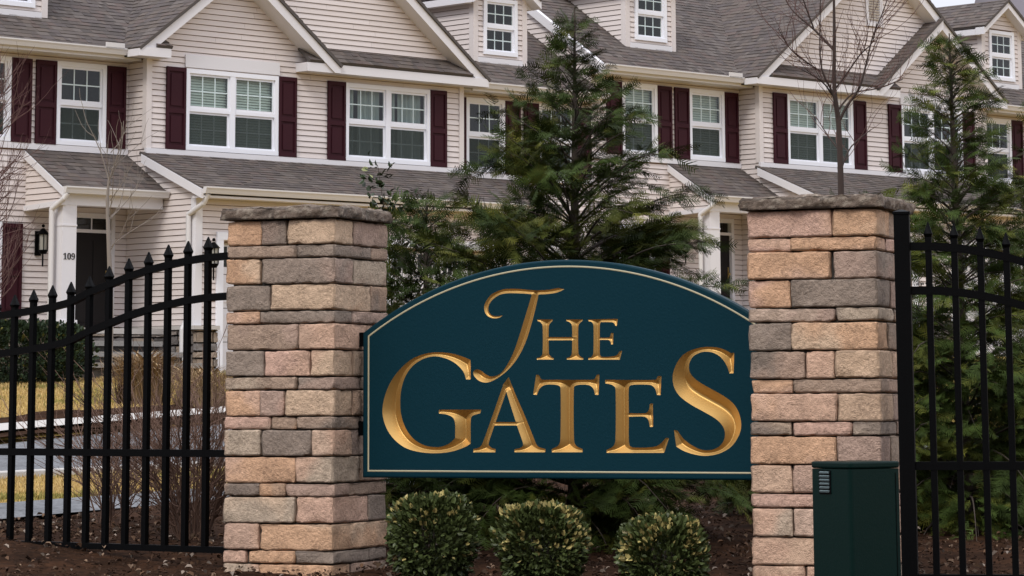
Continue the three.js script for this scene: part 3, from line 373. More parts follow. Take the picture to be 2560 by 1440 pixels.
function smoothNormals(g) { const p = g.attributes.position, n = g.attributes.normal, map = new Map(); const key = (i) => `${Math.round(p.getX(i) * 2e4)},${Math.round(p.getY(i) * 2e4)},${Math.round(p.getZ(i) * 2e4)}`; for (let i = 0; i < p.count; i++) { const k = key(i), a = map.get(k) || [0, 0, 0]; a[0] += n.getX(i); a[1] += n.getY(i); a[2] += n.getZ(i); map.set(k, a); } for (let i = 0; i < p.count; i++) { const a = map.get(key(i)), L = Math.hypot(...a) || 1; n.setXYZ(i, a[0] / L, a[1] / L, a[2] / L); } }
function boxUV2(g, seed) { boxUV(g); const uv = g.attributes.uv, ox = hash3(seed, 1, 1), oy = hash3(seed, 2, 2); for (let i = 0; i < uv.count; i++) uv.setXY(i, uv.getX(i) + ox, uv.getY(i) + oy); return g; }
function capGeo(w, d, h, seed) { const g = new THREE.BoxGeometry(w, h, d, 52, 6, 52), p = g.attributes.position; for (let i = 0; i < p.count; i++) { let x = p.getX(i), y = p.getY(i), z = p.getZ(i); const edge = Math.max(Math.abs(x) / (w / 2), Math.abs(z) / (d / 2)); const n = fbm(x * 13 + seed, y * 20, z * 13, 4) - 0.5, n2 = Math.abs(noise(x * 26 + seed, y * 40, z * 26) - 0.5); if (edge > 0.985) { const k = 1 + n * 0.11 - 0.05 * n2 - 0.03 * (y > h * 0.3 ? 1 : 0); x *= k; z *= k; } if (y > h * 0.45) y += 0.03 * n - (edge > 0.88 ? 0.03 * fbm(x * 17, z * 17, seed, 3) * edge : 0); else if (y < -h * 0.45) y += 0.004 * n; p.setXYZ(i, x, y, z); } paint(g, (x, y, z) => { const n = fbm(x * 14 + seed, y * 14, z * 14, 4), k = 0.35 + 1.2 * n, lich = fbm(x * 34, y * 34 + 3, z * 34, 2) > 0.60 ? 0.10 : 0; return [0.142 * k + lich, 0.104 * k + lich * 0.92, 0.078 * k + lich * 0.74]; }); g.computeVertexNormals(); smoothNormals(g); return boxUV2(g, seed); }
const COURSE = [1.983, 1.838, 1.765, 1.617, 1.468, 1.394, 1.246, 1.098, 1.024, 0.877, 0.803, 0.655, 0.507, 0.433, 0.285, 0.137, 0.063, -0.085];   // joint heights above the base
function pillar(label, x, z, turn, w, lift, front, side, seed) {
  const P = thing('stone_pillar', label, 'pillar', 'stone gate pillars'); P.position.set(x, lift, z); P.rotation.y = turn; const R = rng(seed), W = w / 2, gap = 0.0055; let id = seed * 100;
  mesh('core', bx(-W + 0.035, W - 0.035, -0.2, 1.98, -W + 0.035, W - 0.035), M.core, P);
  const keys = Object.keys(TONE), put = (x0, x1, y0, y1, z0, z1, tn) => { id++; const t1 = TONE[tn[0]], t2 = TONE[tn[1] || keys[Math.floor(R() * keys.length)]]; const l = x1 - x0 - gap, h = y1 - y0 - gap, d = z1 - z0 - gap; const b = mesh('stone_block', blockGeo(l, h, d, id, t1, t2.map((v, i) => lerp(t1[i], v, tn[1] ? 0.9 : 0.45))), M.block, P); b.position.set((x0 + x1) / 2 + (R() - 0.5) * 0.011, (y0 + y1) / 2 + (R() - 0.5) * 0.003, (z0 + z1) / 2 + (R() - 0.5) * 0.011); b.rotation.set((R() - 0.5) * 0.02, (R() - 0.5) * 0.02, (R() - 0.5) * 0.014); };
  for (let k = 0; k < COURSE.length - 1; k++) { const y1 = COURSE[k], y0 = COURSE[k + 1]; const f = front[k] || front[k % 3], s = side[k] || [0.5, ['m', 'b']]; const T = 0.2;
    const fb = [0, ...f[0], 1], ft = f[1], sb = typeof s[0] === 'number' ? [s[0]] : s[0], st = s[1], d0 = (sb.length ? sb[0] : 1) * w;
    for (let i = 0; i < fb.length - 1; i++) { const last = i === fb.length - 2; put(-W + fb[i] * w, -W + fb[i + 1] * w, y0, y1, W - (last ? Math.max(d0, 0.1) : T), W, ft[i]); }
    for (let i = 0; i < sb.length; i++) { const a = sb[i], b = i + 1 < sb.length ? sb[i + 1] : 1; if (b - a > 0.03) put(W - T, W, y0, y1, W - b * w, W - a * w, st[i] || 'm'); }
    const m1 = 0.3 + 0.4 * R(); put(-W, -W + T, y0, y1, W - T - m1 * (w - T), W - T, keys[Math.floor(R() * 9)]); put(-W, -W + T, y0, y1, -W, W - T - m1 * (w - T), keys[Math.floor(R() * 9)]); const m2 = 0.35 + 0.3 * R(); put(-W + T, -W + m2 * w, y0, y1, -W, -W + T, keys[Math.floor(R() * 9)]); put(-W + m2 * w, W - T, y0, y1, -W, -W + T, keys[Math.floor(R() * 9)]); }
  const cap = mesh('cap_stone', capGeo(w + 0.055, w + 0.055, 0.075, seed), M.block, P); cap.position.y = 2.025; return P;
}
pillar('stone pillar at the left end of the sign, beside the curved fence', -1.191, -17.857, -0.40, 0.698, 0.032,
  [[[0.325, 0.56], ['to', 'd', 'yn']], [[0.645], ['bg', 'gm']], [[0.325], ['oy', 'mg']], [[0.41], ['dg', 'yo']], [[0.31], ['ot', 'gm']], [[0.66], ['bm', 't']], [[0.36, 0.78], ['g', 'pt', 'yt']], [[0.66], ['bn', 'gm']], [[0.325, 0.55], ['to', 'mp', 'yt']], [[0.425, 0.66], ['p', 'ob', 'gb']], [[0.335, 0.79], ['nt', 'd', 't']], [[0.65], ['to', 'nt']], [[0.325, 0.56], ['d', 'o', 'tm']], [[0.655], ['ny', 't']], [[0.33], ['t', 'yo']], [[0.22, 0.65], ['t', 'o', 'gd']], [[0.33], ['tn', 'o']]],
  [[0.35, ['mb']], [0.68, ['tb']], [0.35, ['nb']], [0.68, ['d']], [0.33, ['bm']], [0.6, ['m']], [0.35, ['b']], [0.5, ['g']], [0.34, ['g']], [0.5, ['g']], [0.33, ['m']], [0.5, ['b']], [0.3, ['b']], [0.65, ['g']], [[], []], [0.66, ['g']], [0.33, ['m']]], 3);
pillar('stone pillar at the right end of the sign, behind the green cabinet', 1.698, -16.607, -0.36, 0.71, 0.0,
  [[[0.655], ['pt', 'no']], [[0.34], ['pt', 'to']], [[0.65], ['to', 'gm']], [[0.335], ['po', 'dg']], [[0.67], ['m', 'gn']], [[0.335], ['gd', 'yo']], [[0.43, 0.655], ['d', 't', 'oy']], [[0.325], ['to', 'bt']], [[0.665], ['to', 'n']], [[0.325, 0.78], ['d', 'p', 'g']], [[0.66], ['to', 'mp']], [[0.32, 0.7], ['t', 'p', 'o']], [[0.56], ['p', 't']], [[0.31, 0.62], ['tn', 'p', 't']], [[0.6], ['t', 'to']], [[0.4], ['yt', 't']], [[0.5], ['t', 'p']]],
  [[0.4, ['b']], [0.3, ['p']], [0.45, ['d']], [0.4, ['d']], [0.5, ['g']], [0.3, ['b']], [0.4, ['t']], [0.3, ['b']], [0.4, ['m']], [0.5, ['m']], [0.3, ['b']], [0.5, ['t']], [0.4, ['p']], [0.6, ['b']], [0.4, ['t']], [0.5, ['n']], [0.5, ['t']]], 5);

// ---------------------------------------------------------------- carved sign board
const GLYPHS = {
  T_swash_stem: [[1.433,1.589,1],[1.472,1.588,1],[1.457,1.521],[1.427,1.415],[1.388,1.309],[1.343,1.229],[1.284,1.163],[1.215,1.115],[1.156,1.093],[1.107,1.102],[1.074,1.132],[1.072,1.156],[1.092,1.166],[1.119,1.158],[1.149,1.137],[1.186,1.126],[1.23,1.139],[1.265,1.172],[1.304,1.234],[1.339,1.314],[1.378,1.425],[1.408,1.513]],
  T_swash_bar: [[1.626,1.602,1],[1.574,1.583],[1.472,1.576],[1.374,1.583],[1.286,1.586],[1.237,1.579],[1.199,1.559],[1.175,1.535],[1.164,1.508],[1.168,1.481],[1.189,1.464],[1.219,1.46],[1.253,1.464,1],[1.231,1.451],[1.197,1.448],[1.165,1.458],[1.144,1.48],[1.138,1.513],[1.15,1.544],[1.178,1.577],[1.217,1.597],[1.262,1.609],[1.335,1.61],[1.414,1.602],[1.472,1.599],[1.531,1.601],[1.589,1.609]],
  H_left: [[1.46,1.439,1],[1.556,1.437,1],[1.552,1.427,1],[1.545,1.422],[1.531,1.401],[1.53,1.253],[1.544,1.231],[1.559,1.225,1],[1.559,1.216,1],[1.457,1.217,1],[1.457,1.226,1],[1.479,1.232],[1.492,1.253],[1.493,1.401],[1.48,1.423],[1.463,1.429,1]],
  H_right: [[1.634,1.436,1],[1.735,1.435,1],[1.732,1.425,1],[1.722,1.419],[1.708,1.398],[1.707,1.251],[1.72,1.23],[1.737,1.224,1],[1.737,1.214,1],[1.637,1.215,1],[1.637,1.225,1],[1.655,1.23],[1.668,1.251],[1.67,1.399],[1.656,1.42],[1.638,1.426,1]],
  H_bar: [[1.524,1.34,1],[1.676,1.338,1],[1.676,1.321,1],[1.524,1.322,1]],
  e_stem: [[1.766,1.434,1],[1.943,1.435,1],[1.936,1.394,1],[1.927,1.399,1],[1.916,1.414],[1.895,1.417],[1.843,1.418,1],[1.836,1.405],[1.835,1.334,1],[1.885,1.333],[1.897,1.34],[1.902,1.358,1],[1.916,1.359,1],[1.913,1.295,1],[1.902,1.295,1],[1.896,1.314],[1.883,1.32],[1.835,1.321,1],[1.834,1.251],[1.844,1.23],[1.893,1.229],[1.932,1.236],[1.953,1.259,1],[1.966,1.26,1],[1.952,1.212,1],[1.765,1.214,1],[1.765,1.224,1],[1.786,1.23],[1.796,1.251],[1.798,1.401],[1.788,1.419],[1.769,1.424,1]],
  G: [[1.053,1.219,1],[1.008,1.237],[0.939,1.255],[0.859,1.263],[0.779,1.257],[0.698,1.231],[0.628,1.182],[0.567,1.114],[0.527,1.038],[0.507,0.957],[0.512,0.894],[0.538,0.831],[0.583,0.777],[0.649,0.733],[0.729,0.711],[0.829,0.703],[0.928,0.711],[1.007,0.733],[1.054,0.756,1],[1.054,0.88],[1.065,0.909],[1.114,0.924,1],[1.118,0.944,1],[0.859,0.944,1],[0.857,0.923,1],[0.909,0.916],[0.946,0.898],[0.958,0.862],[0.958,0.787,1],[0.918,0.755],[0.859,0.738],[0.789,0.742],[0.729,0.764],[0.679,0.804],[0.644,0.858],[0.623,0.921],[0.618,0.993],[0.626,1.065],[0.653,1.136],[0.698,1.19],[0.759,1.226],[0.829,1.241],[0.899,1.229],[0.959,1.201],[1.008,1.156],[1.026,1.111,1],[1.055,1.11,1]],
  A_left: [[1.256,1.088,1],[1.279,1.079,1],[1.272,1.043],[1.205,0.871],[1.163,0.756],[1.177,0.736],[1.205,0.727,1],[1.205,0.709,1],[1.069,0.709,1],[1.069,0.727,1],[1.101,0.734],[1.124,0.756],[1.18,0.893]],
  A_right: [[1.25,1.079,1],[1.286,1.123,1],[1.332,1.017],[1.381,0.915],[1.433,0.796],[1.459,0.745],[1.506,0.728,1],[1.505,0.71,1],[1.319,0.71,1],[1.319,0.727,1],[1.355,0.734],[1.372,0.754],[1.341,0.84],[1.298,0.964],[1.269,1.048]],
  A_bar: [[1.183,0.875,1],[1.342,0.875,1],[1.346,0.856,1],[1.175,0.856,1]],
  T: [[1.453,1.135,1],[1.469,1.133,1],[1.484,1.109],[1.508,1.106,1],[1.778,1.104,1],[1.802,1.109],[1.814,1.131,1],[1.831,1.134,1],[1.825,1.021,1],[1.804,1.023,1],[1.793,1.057],[1.763,1.076],[1.701,1.076],[1.679,1.061],[1.677,0.787],[1.688,0.748],[1.728,0.728,1],[1.728,0.711,1],[1.544,0.71,1],[1.544,0.728,1],[1.583,0.748],[1.596,0.787],[1.598,1.061],[1.576,1.077],[1.508,1.078],[1.474,1.058],[1.457,1.023,1],[1.434,1.025,1]],
  E: [[1.864,1.104,1],[2.157,1.102],[2.176,1.122,1],[2.195,1.121,1],[2.189,1.018,1],[2.168,1.02,1],[2.156,1.055],[2.129,1.074],[2.025,1.075],[2.004,1.059],[2.002,0.922,1],[2.094,0.922],[2.117,0.935],[2.127,0.974,1],[2.144,0.974,1],[2.143,0.848,1],[2.124,0.848,1],[2.115,0.887],[2.091,0.903],[2.002,0.903,1],[2.001,0.77],[2.016,0.74],[2.124,0.739],[2.176,0.752],[2.217,0.79,1],[2.235,0.788,1],[2.206,0.709,1],[1.869,0.708,1],[1.869,0.724,1],[1.908,0.744],[1.922,0.779],[1.925,1.053],[1.906,1.075],[1.865,1.084,1]],
  S: [[2.597,1.242,1],[2.617,1.243,1],[2.612,1.133,1],[2.588,1.133,1],[2.573,1.175],[2.541,1.218],[2.495,1.245],[2.44,1.25],[2.388,1.231],[2.362,1.198],[2.356,1.159],[2.37,1.126],[2.409,1.091],[2.483,1.05],[2.556,1.011],[2.611,0.968],[2.642,0.912],[2.65,0.848],[2.631,0.793],[2.589,0.741],[2.524,0.707],[2.45,0.694],[2.385,0.7],[2.32,0.719],[2.276,0.743,1],[2.264,0.833,1],[2.285,0.828,1],[2.303,0.803],[2.33,0.775],[2.372,0.747],[2.424,0.726],[2.478,0.726],[2.524,0.745],[2.551,0.78],[2.556,0.823],[2.538,0.861],[2.499,0.895],[2.435,0.93],[2.361,0.969],[2.301,1.012],[2.269,1.06],[2.26,1.117],[2.278,1.177],[2.316,1.229],[2.373,1.261],[2.449,1.276],[2.523,1.272],[2.569,1.257]],
};

{
  const S = thing('entrance_sign', 'dark teal arched sign board with carved gold lettering, THE GATES, between the pillars', 'sign');
  S.position.set(-1.2104, 0, -17.811); S.rotation.y = -0.4084;
  const bump = grainTex(3, 0, 1, 32, 110, 91);
  const paintMat = phys(0.003, 0.0265, 0.0385, 0.5, 0.16, { bumpMap: bump, bumpScale: 0.0009 });
  const gold = new THREE.MeshStandardMaterial({ color: col(0.54, 0.33, 0.105), metalness: 0.7, roughness: 0.46 });
  const goldLine = std(0.44, 0.39, 0.25, 0.5);
  // outline of the board
  const sl = 0.38, sr = 2.80, sb = 0.566, cx = 1.605, rad = 2.13, peak = 1.765;
  const outline = (o, n = 90) => { const r = rad - o, cy = peak - rad, p = [[sl + o, sb + o], [sr - o, sb + o]]; const a1 = Math.acos(clamp((sr - o - cx) / r, -1, 1)), a0 = Math.acos(clamp((sl + o - cx) / r, -1, 1)); for (let i = 0; i <= n; i++) { const a = lerp(a1, a0, i / n); p.push([cx + r * Math.cos(a), cy + r * Math.sin(a)]); } return p; };
  // letter outlines -> dense polylines
  const dense = {}; for (const [k, pts] of Object.entries(GLYPHS)) { const n = pts.length, out = []; for (let i = 0; i < n; i++) { const p0 = pts[(i + n - 1) % n], p1 = pts[i], p2 = pts[(i + 1) % n], p3 = pts[(i + 2) % n]; const len = Math.hypot(p2[0] - p1[0], p2[1] - p1[1]), m = Math.max(2, Math.ceil(len / 0.0035)); const t1 = p1[2] ? [p2[0] - p1[0], p2[1] - p1[1]] : [(p2[0] - p0[0]) / 2, (p2[1] - p0[1]) / 2], t2 = p2[2] ? [p2[0] - p1[0], p2[1] - p1[1]] : [(p3[0] - p1[0]) / 2, (p3[1] - p1[1]) / 2]; const fix = (t) => { const L = Math.hypot(...t) || 1, s = Math.min(1, (len * 1.15) / L); return [t[0] * s, t[1] * s]; }; const a = fix(t1), b = fix(t2); for (let j = 0; j < m; j++) { const u = j / m, u2 = u * u, u3 = u2 * u; out.push([0, 1].map((c) => (2 * u3 - 3 * u2 + 1) * p1[c] + (u3 - 2 * u2 + u) * a[c] + (-2 * u3 + 3 * u2) * p2[c] + (u3 - u2) * b[c])); } } dense[k] = out; }
  const inside = (p, poly) => { let c = false; for (let i = 0, j = poly.length - 1; i < poly.length; j = i++) { const a = poly[i], b = poly[j]; if ((a[1] > p[1]) !== (b[1] > p[1]) && p[0] < ((b[0] - a[0]) * (p[1] - a[1])) / (b[1] - a[1]) + a[0]) c = !c; } return c; };
  const LETTERS = { letter_t: ['T_swash_stem', 'T_swash_bar'], letter_h: ['H_left', 'H_right', 'H_bar'], letter_e: ['e_stem'], letter_g: ['G'], letter_a: ['A_left', 'A_right', 'A_bar'], letter_t_001: ['T'], letter_e_001: ['E'], letter_s: ['S'] };
  const step = 0.0035, GX0 = 0.3799, GY0 = 0.5659, NX = Math.ceil((2.802 - GX0) / step), NY = Math.ceil((1.767 - GY0) / step), G = new Float32Array((NX + 1) * (NY + 1)).fill(-1), row = NX + 1;
  const mix = (a, b) => { const t = a[2] / (a[2] - b[2]); return [lerp(a[0], b[0], t), lerp(a[1], b[1], t), 0]; };
  const clipCell = (c) => { const poly = []; for (let k = 0; k < 4; k++) { const p = c[k], q = c[(k + 1) % 4]; if (p[2] > 0) poly.push(p); if ((p[2] > 0) !== (q[2] > 0)) poly.push(mix(p, q)); } return poly; };
  for (const [name, keys] of Object.entries(LETTERS)) {
    const polys = keys.map((k) => dense[k]); const segs = []; let x0 = 9, x1 = -9, y0 = 9, y1 = -9;
    polys.forEach((poly, pi) => { for (let i = 0; i < poly.length; i++) { const a = poly[i], b = poly[(i + 1) % poly.length], m = [(a[0] + b[0]) / 2, (a[1] + b[1]) / 2]; x0 = Math.min(x0, a[0]); x1 = Math.max(x1, a[0]); y0 = Math.min(y0, a[1]); y1 = Math.max(y1, a[1]); if (polys.some((q, qi) => qi !== pi && inside(m, q))) continue; segs.push([a[0], a[1], b[0], b[1]]); } });
    const cell = 0.02, hashG = new Map(); segs.forEach((s, i) => { const k = `${Math.floor(s[0] / cell)},${Math.floor(s[1] / cell)}`; (hashG.get(k) || hashG.set(k, []).get(k)).push(i); });
    const dist = (px, py) => { const ci = Math.floor(px / cell), cj = Math.floor(py / cell); let best = 1; for (let r = 0; r < 6; r++) { for (let i = -r; i <= r; i++) for (let j = -r; j <= r; j++) { if (Math.max(Math.abs(i), Math.abs(j)) !== r) continue; const L = hashG.get(`${ci + i},${cj + j}`); if (!L) continue; for (const q of L) { const s = segs[q], ex = s[2] - s[0], ey = s[3] - s[1], t = clamp(((px - s[0]) * ex + (py - s[1]) * ey) / (ex * ex + ey * ey + 1e-12), 0, 1), d = Math.hypot(px - s[0] - t * ex, py - s[1] - t * ey); if (d < best) best = d; } } if (best < (r - 0.2) * cell) break; } return best; };
    const i0 = Math.floor((x0 - GX0) / step) - 2, i1 = Math.ceil((x1 - GX0) / step) + 2, j0 = Math.floor((y0 - GY0) / step) - 2, j1 = Math.ceil((y1 - GY0) / step) + 2, w = i1 - i0 + 1, F = new Float32Array(w * (j1 - j0 + 1));
    for (let j = j0; j <= j1; j++) for (let i = i0; i <= i1; i++) { const p = [GX0 + i * step, GY0 + j * step], v = (polys.some((q) => inside(p, q)) ? 1 : -1) * dist(...p); F[(j - j0) * w + i - i0] = v; G[j * row + i] = Math.max(G[j * row + i], v); }
    const pos = [], depth = (d) => -Math.min(0.95 * Math.max(d, 0), 0.055); const P = (i, j) => [GX0 + i * step, GY0 + j * step, F[(j - j0) * w + i - i0]];
    for (let j = j0; j < j1; j++) for (let i = i0; i < i1; i++) { const c = [P(i, j), P(i + 1, j), P(i + 1, j + 1), P(i, j + 1)]; if (c.every((q) => q[2] <= 0)) continue; if (c.every((q) => q[2] > 0)) { const T = Math.abs(c[0][2] - c[2][2]) > Math.abs(c[1][2] - c[3][2]) ? [0, 1, 2, 0, 2, 3] : [0, 1, 3, 1, 2, 3]; for (const q of T) pos.push(c[q][0], c[q][1], depth(c[q][2])); } else { const poly = clipCell(c); for (let k = 1; k < poly.length - 1; k++) for (const q of [0, k, k + 1]) pos.push(poly[q][0], poly[q][1], depth(poly[q][2])); } }
    const lg = geoFrom(pos); smoothNormals(lg); mesh(name, boxUV(lg), gold, S);
  }
  const v2 = (p) => new THREE.Vector2(p[0], p[1]); const bev = 0.012, fpos = [];
  { // flat face round the grooves: cut cells one by one, whole cells in runs
    const P = (i, j) => { const x = GX0 + i * step, y = GY0 + j * step, e = Math.min(x - sl - bev, sr - bev - x, y - sb - bev, rad - bev - Math.hypot(x - cx, y - (peak - rad))); return [x, y, Math.min(-G[j * row + i], e)]; }; const rect = (a, b, j) => { const x = GX0 + a * step, X = GX0 + b * step, y = GY0 + j * step, Y = GY0 + (j + 1) * step; fpos.push(x, y, 0, X, y, 0, X, Y, 0, x, y, 0, X, Y, 0, x, Y, 0); };
    for (let j = 0; j < NY; j++) { let run = -1; for (let i = 0; i <= NX; i++) { let whole = false; if (i < NX) { const c = [P(i, j), P(i + 1, j), P(i + 1, j + 1), P(i, j + 1)]; whole = c.every((q) => q[2] > 0); if (!whole && c.some((q) => q[2] > 0)) { const poly = clipCell(c); for (let k = 1; k < poly.length - 1; k++) for (const q of [0, k, k + 1]) fpos.push(poly[q][0], poly[q][1], 0); } } if (whole && run < 0) run = i; if (!whole && run >= 0) { rect(run, i, j); run = -1; } } }
  }
  mesh('face', boxUV(geoFrom(fpos)), paintMat, S);
  { // rounded edge, sides and back
    const rings = [0, 0.25, 0.5, 0.75, 1].map((t) => { const a = (t * Math.PI) / 2; return outline(bev * (1 - Math.sin(a))).map((p) => [p[0], p[1], -bev * (1 - Math.cos(a))]); }); rings.push(outline(0).map((p) => [p[0], p[1], -0.075])); const n = rings[0].length, pos = [], idx = []; for (const r of rings) for (const p of r) pos.push(...p); for (let k = 0; k < rings.length - 1; k++) for (let i = 0; i < n; i++) { const a = k * n + i, b = k * n + ((i + 1) % n); idx.push(a, a + n, b, b, a + n, b + n); } const back = new THREE.ShapeGeometry(new THREE.Shape(outline(0).map(v2)), 1).toNonIndexed(); back.translate(0, 0, -0.075); flip(back); back.computeVertexNormals();
    mesh('edge', merge([boxUV(geoFrom(pos, idx).toNonIndexed()), boxUV(back)]), paintMat, S);
  }
  { const o = 0.033, wd = 0.0095, A = outline(o, 120), B = outline(o + wd, 120), pos = [], idx = [], n = A.length; for (let i = 0; i < n; i++) { const m = [(A[i][0] + B[i][0]) / 2, (A[i][1] + B[i][1]) / 2]; pos.push(A[i][0], A[i][1], 0.0005, m[0], m[1], 0.0035, B[i][0], B[i][1], 0.0005); } for (let i = 0; i < n; i++) { const a = 3 * i, b = 3 * ((i + 1) % n); idx.push(a, b, a + 1, b, b + 1, a + 1, a + 1, b + 1, a + 2, b + 1, b + 2, a + 2); } mesh('border_line', boxUV(geoFrom(pos, idx).toNonIndexed()), goldLine, S); }
  for (const y of [0.8, 1.3]) for (const x of [0.345, 2.80]) mesh('bracket', bx(x, x + 0.05, y, y + 0.08, -0.06, -0.02), M.iron, S);
}

// ---------------------------------------------------------------- iron fences
function picket(fence, x, y0, y1, z = 0) { const p = group('picket', fence); p.position.set(x, 0, z); const s = 0.0165; mesh('bar', bx(-s, s, y0, y1 - 0.075, -s, s), M.iron, p); mesh('spear_tip', merge([new THREE.CylinderGeometry(0.004, 0.031, 0.062, 4, 1).rotateY(Math.PI / 4).translate(0, y1 - 0.031, 0), new THREE.CylinderGeometry(0.031, 0.021, 0.022, 4, 1).rotateY(Math.PI / 4).translate(0, y1 - 0.073, 0)]), M.iron, p); return p; }
function rail(fence, f, x0, x1, n, hh = 0.021, z = 0) { const pos = [], idx = []; for (let i = 0; i <= n; i++) { const x = lerp(x0, x1, i / n), y = f(x); for (const [a, b] of [[-hh, -0.02], [hh, -0.02], [hh, 0.02], [-hh, 0.02]]) pos.push(x, y + a, z + b); } for (let i = 0; i < n; i++) for (let k = 0; k < 4; k++) { const a = i * 4 + k, b = i * 4 + ((k + 1) % 4); idx.push(a, a + 4, b, b, a + 4, b + 4); } const e = n * 4; idx.push(0, 1, 2, 0, 2, 3, e, e + 2, e + 1, e, e + 3, e + 2); const g = geoFrom(pos, idx).toNonIndexed(); g.computeVertexNormals(); return mesh('rail', boxUV(g), M.iron, fence); }
{ // left fence: swoops up to the pillar
  const fT = thing('iron_fence', 'black iron fence with spear tips, swooping up to the pillar, a bare shrub behind it', 'fence', 'iron fences either side of the gate');
  fT.position.set(-1.648 + 0.25 * 0.389, 0, -17.672 - 0.25 * 0.921); fT.rotation.y = -0.6;
  const tops = [[-0.287, 1.947], [-0.44, 1.928], [-0.592, 1.912], [-0.745, 1.873], [-0.90, 1.84], [-1.055, 1.798], [-1.21, 1.742], [-1.36, 1.712], [-1.51, 1.695], [-1.665, 1.672], [-1.82, 1.645], [-1.97, 1.63], [-2.12, 1.62], [-2.27, 1.615]];
  const r1 = (x) => { const K = [[-2.4, 1.50], [-1.97, 1.515], [-1.665, 1.545], [-1.51, 1.562], [-1.36, 1.588], [-1.21, 1.643], [-1.055, 1.685], [-0.9, 1.73], [-0.745, 1.765], [-0.592, 1.79], [-0.44, 1.812], [-0.287, 1.826], [-0.1, 1.832], [0.05, 1.832]]; for (let i = 1; i < K.length; i++) if (x <= K[i][0]) return lerp(K[i - 1][1], K[i][1], (x - K[i - 1][0]) / (K[i][0] - K[i - 1][0])); return 1.832; };
  for (const [x, y] of tops) picket(fT, x, 0.15, y);
  rail(fT, r1, -2.4, 0.04, 48); rail(fT, (x) => r1(x) - 0.232 + (x < -1.0 ? 0.0 : 0), -2.4, 0.04, 48); rail(fT, () => 0.698, -2.4, 0.05, 2); rail(fT, () => 0.152, -2.4, 0.05, 2, 0.018);
}
{ // right fence
  const fT = thing('iron_fence', 'black iron fence with a thick square post, in front of the right hand evergreen', 'fence', 'iron fences either side of the gate');
  fT.position.set(2.03, 0, -16.1); fT.rotation.y = -0.2;
  const post = group('post', fT); mesh('shaft', bx(-0.04, 0.04, -0.2, 1.945, -0.04, 0.04), M.iron, post); mesh('cap', merge([bx(-0.045, 0.045, 1.945, 1.958, -0.045, 0.045), new THREE.CylinderGeometry(0.01, 0.06, 0.012, 4).rotateY(Math.PI / 4).translate(0, 1.964, 0)]), M.iron, post);
  const r1 = (x) => 1.778 - 0.30 * Math.max(0, x - 0.1) ** 2 - 0.01 * x;
  for (let i = 0; i < 8; i++) { const x = 0.135 + i * 0.1335; picket(fT, x, -0.02, r1(x) + 0.128); }
  rail(fT, r1, 0.04, 1.2, 24); rail(fT, (x) => r1(x) - 0.228, 0.04, 1.2, 24); rail(fT, () => 0.652, 0.04, 1.2, 2); rail(fT, () => 0.085, 0.04, 1.2, 2);
}

// ---------------------------------------------------------------- green cabinet
{
  const C = thing('utility_cabinet', 'dark green metal utility cabinet with a small louvred vent, before the pillar', 'cabinet');
  const th = 0.95, a = 0.286, b = 0.325, t = 0.695; C.rotation.y = -th; C.position.set(1.613 - a * Math.cos(th), 0, -15 - a * Math.sin(th)); const m = phys(0.0018, 0.0125, 0.0105, 0.42, 0.22, { bumpMap: grainTex(4, 0, 1, 40, 120, 131), bumpScale: 0.0006 });
  const round = (x0, x1, z0, z1, r) => { const s = new THREE.Shape(); s.moveTo(x0 + r, z0); s.lineTo(x1 - r, z0); s.quadraticCurveTo(x1, z0, x1, z0 + r); s.lineTo(x1, z1 - r); s.quadraticCurveTo(x1, z1, x1 - r, z1); s.lineTo(x0 + r, z1); s.quadraticCurveTo(x0, z1, x0, z1 - r); s.lineTo(x0, z0 + r); s.quadraticCurveTo(x0, z0, x0 + r, z0); return s; };
  const ext = (s, y0, y1, bev) => { const g = new THREE.ExtrudeGeometry(s, { depth: y1 - y0 - 2 * bev, bevelEnabled: bev > 0, bevelSize: bev, bevelThickness: bev, bevelSegments: 2, curveSegments: 4 }); g.translate(0, 0, bev); g.rotateX(-Math.PI / 2); g.translate(0, y0, 0); return boxUV(g); };
  mesh('body', ext(round(0, a, 0, b, 0.02), -0.25, t - 0.035, 0), m, C);
  mesh('lid', ext(round(0.006, a - 0.006, 0.006, b - 0.006, 0.016), t - 0.033, t, 0.009), m, C);
  const v = group('vent', C); mesh('recess', bx(0.062, 0.148, t - 0.155, t - 0.042, 0.0005, 0.003), M.iron, v); const lv = std(0.13, 0.17, 0.18, 0.4); for (let i = 0; i < 6; i++) { const s = new THREE.BoxGeometry(0.066, 0.008, 0.009); s.rotateX(0.5); s.translate(0.105, t - 0.142 + i * 0.0178, 0.006); mesh('louvre', s, lv, v); }
  mesh('seam', bx(a + 0.0005, a + 0.002, 0.02, 0.64, -b + 0.03, -b + 0.034), M.iron, C);
}

// ---------------------------------------------------------------- plants
const Q = new THREE.Quaternion(), X1 = V(1, 0, 0);
function instanced(name, geo, mat, list, parent) { // many small pieces, each turned, sized and tinted, joined into one mesh
  const src = geo.index ? geo.toNonIndexed() : geo, sp = src.attributes.position, n = sp.count, P = new Float32Array(list.length * n * 3), C = new Float32Array(list.length * n * 3), o = new THREE.Object3D(), v = V(0, 0, 0);
  list.forEach((p, k) => { o.position.copy(p.p); o.quaternion.copy(p.q); o.scale.setScalar(p.s); o.updateMatrix(); for (let i = 0; i < n; i++) { v.fromBufferAttribute(sp, i).applyMatrix4(o.matrix); const q = 3 * (k * n + i); P[q] = v.x; P[q + 1] = v.y; P[q + 2] = v.z; C[q] = p.c.r; C[q + 1] = p.c.g; C[q + 2] = p.c.b; } });
  const g = new THREE.BufferGeometry(); g.setAttribute('position', new THREE.BufferAttribute(P, 3)); g.setAttribute('color', new THREE.BufferAttribute(C, 3)); g.computeVertexNormals(); mat.vertexColors = true; const m = mesh(name, g, mat, parent); m.userData.kind = 'stuff'; return m; }
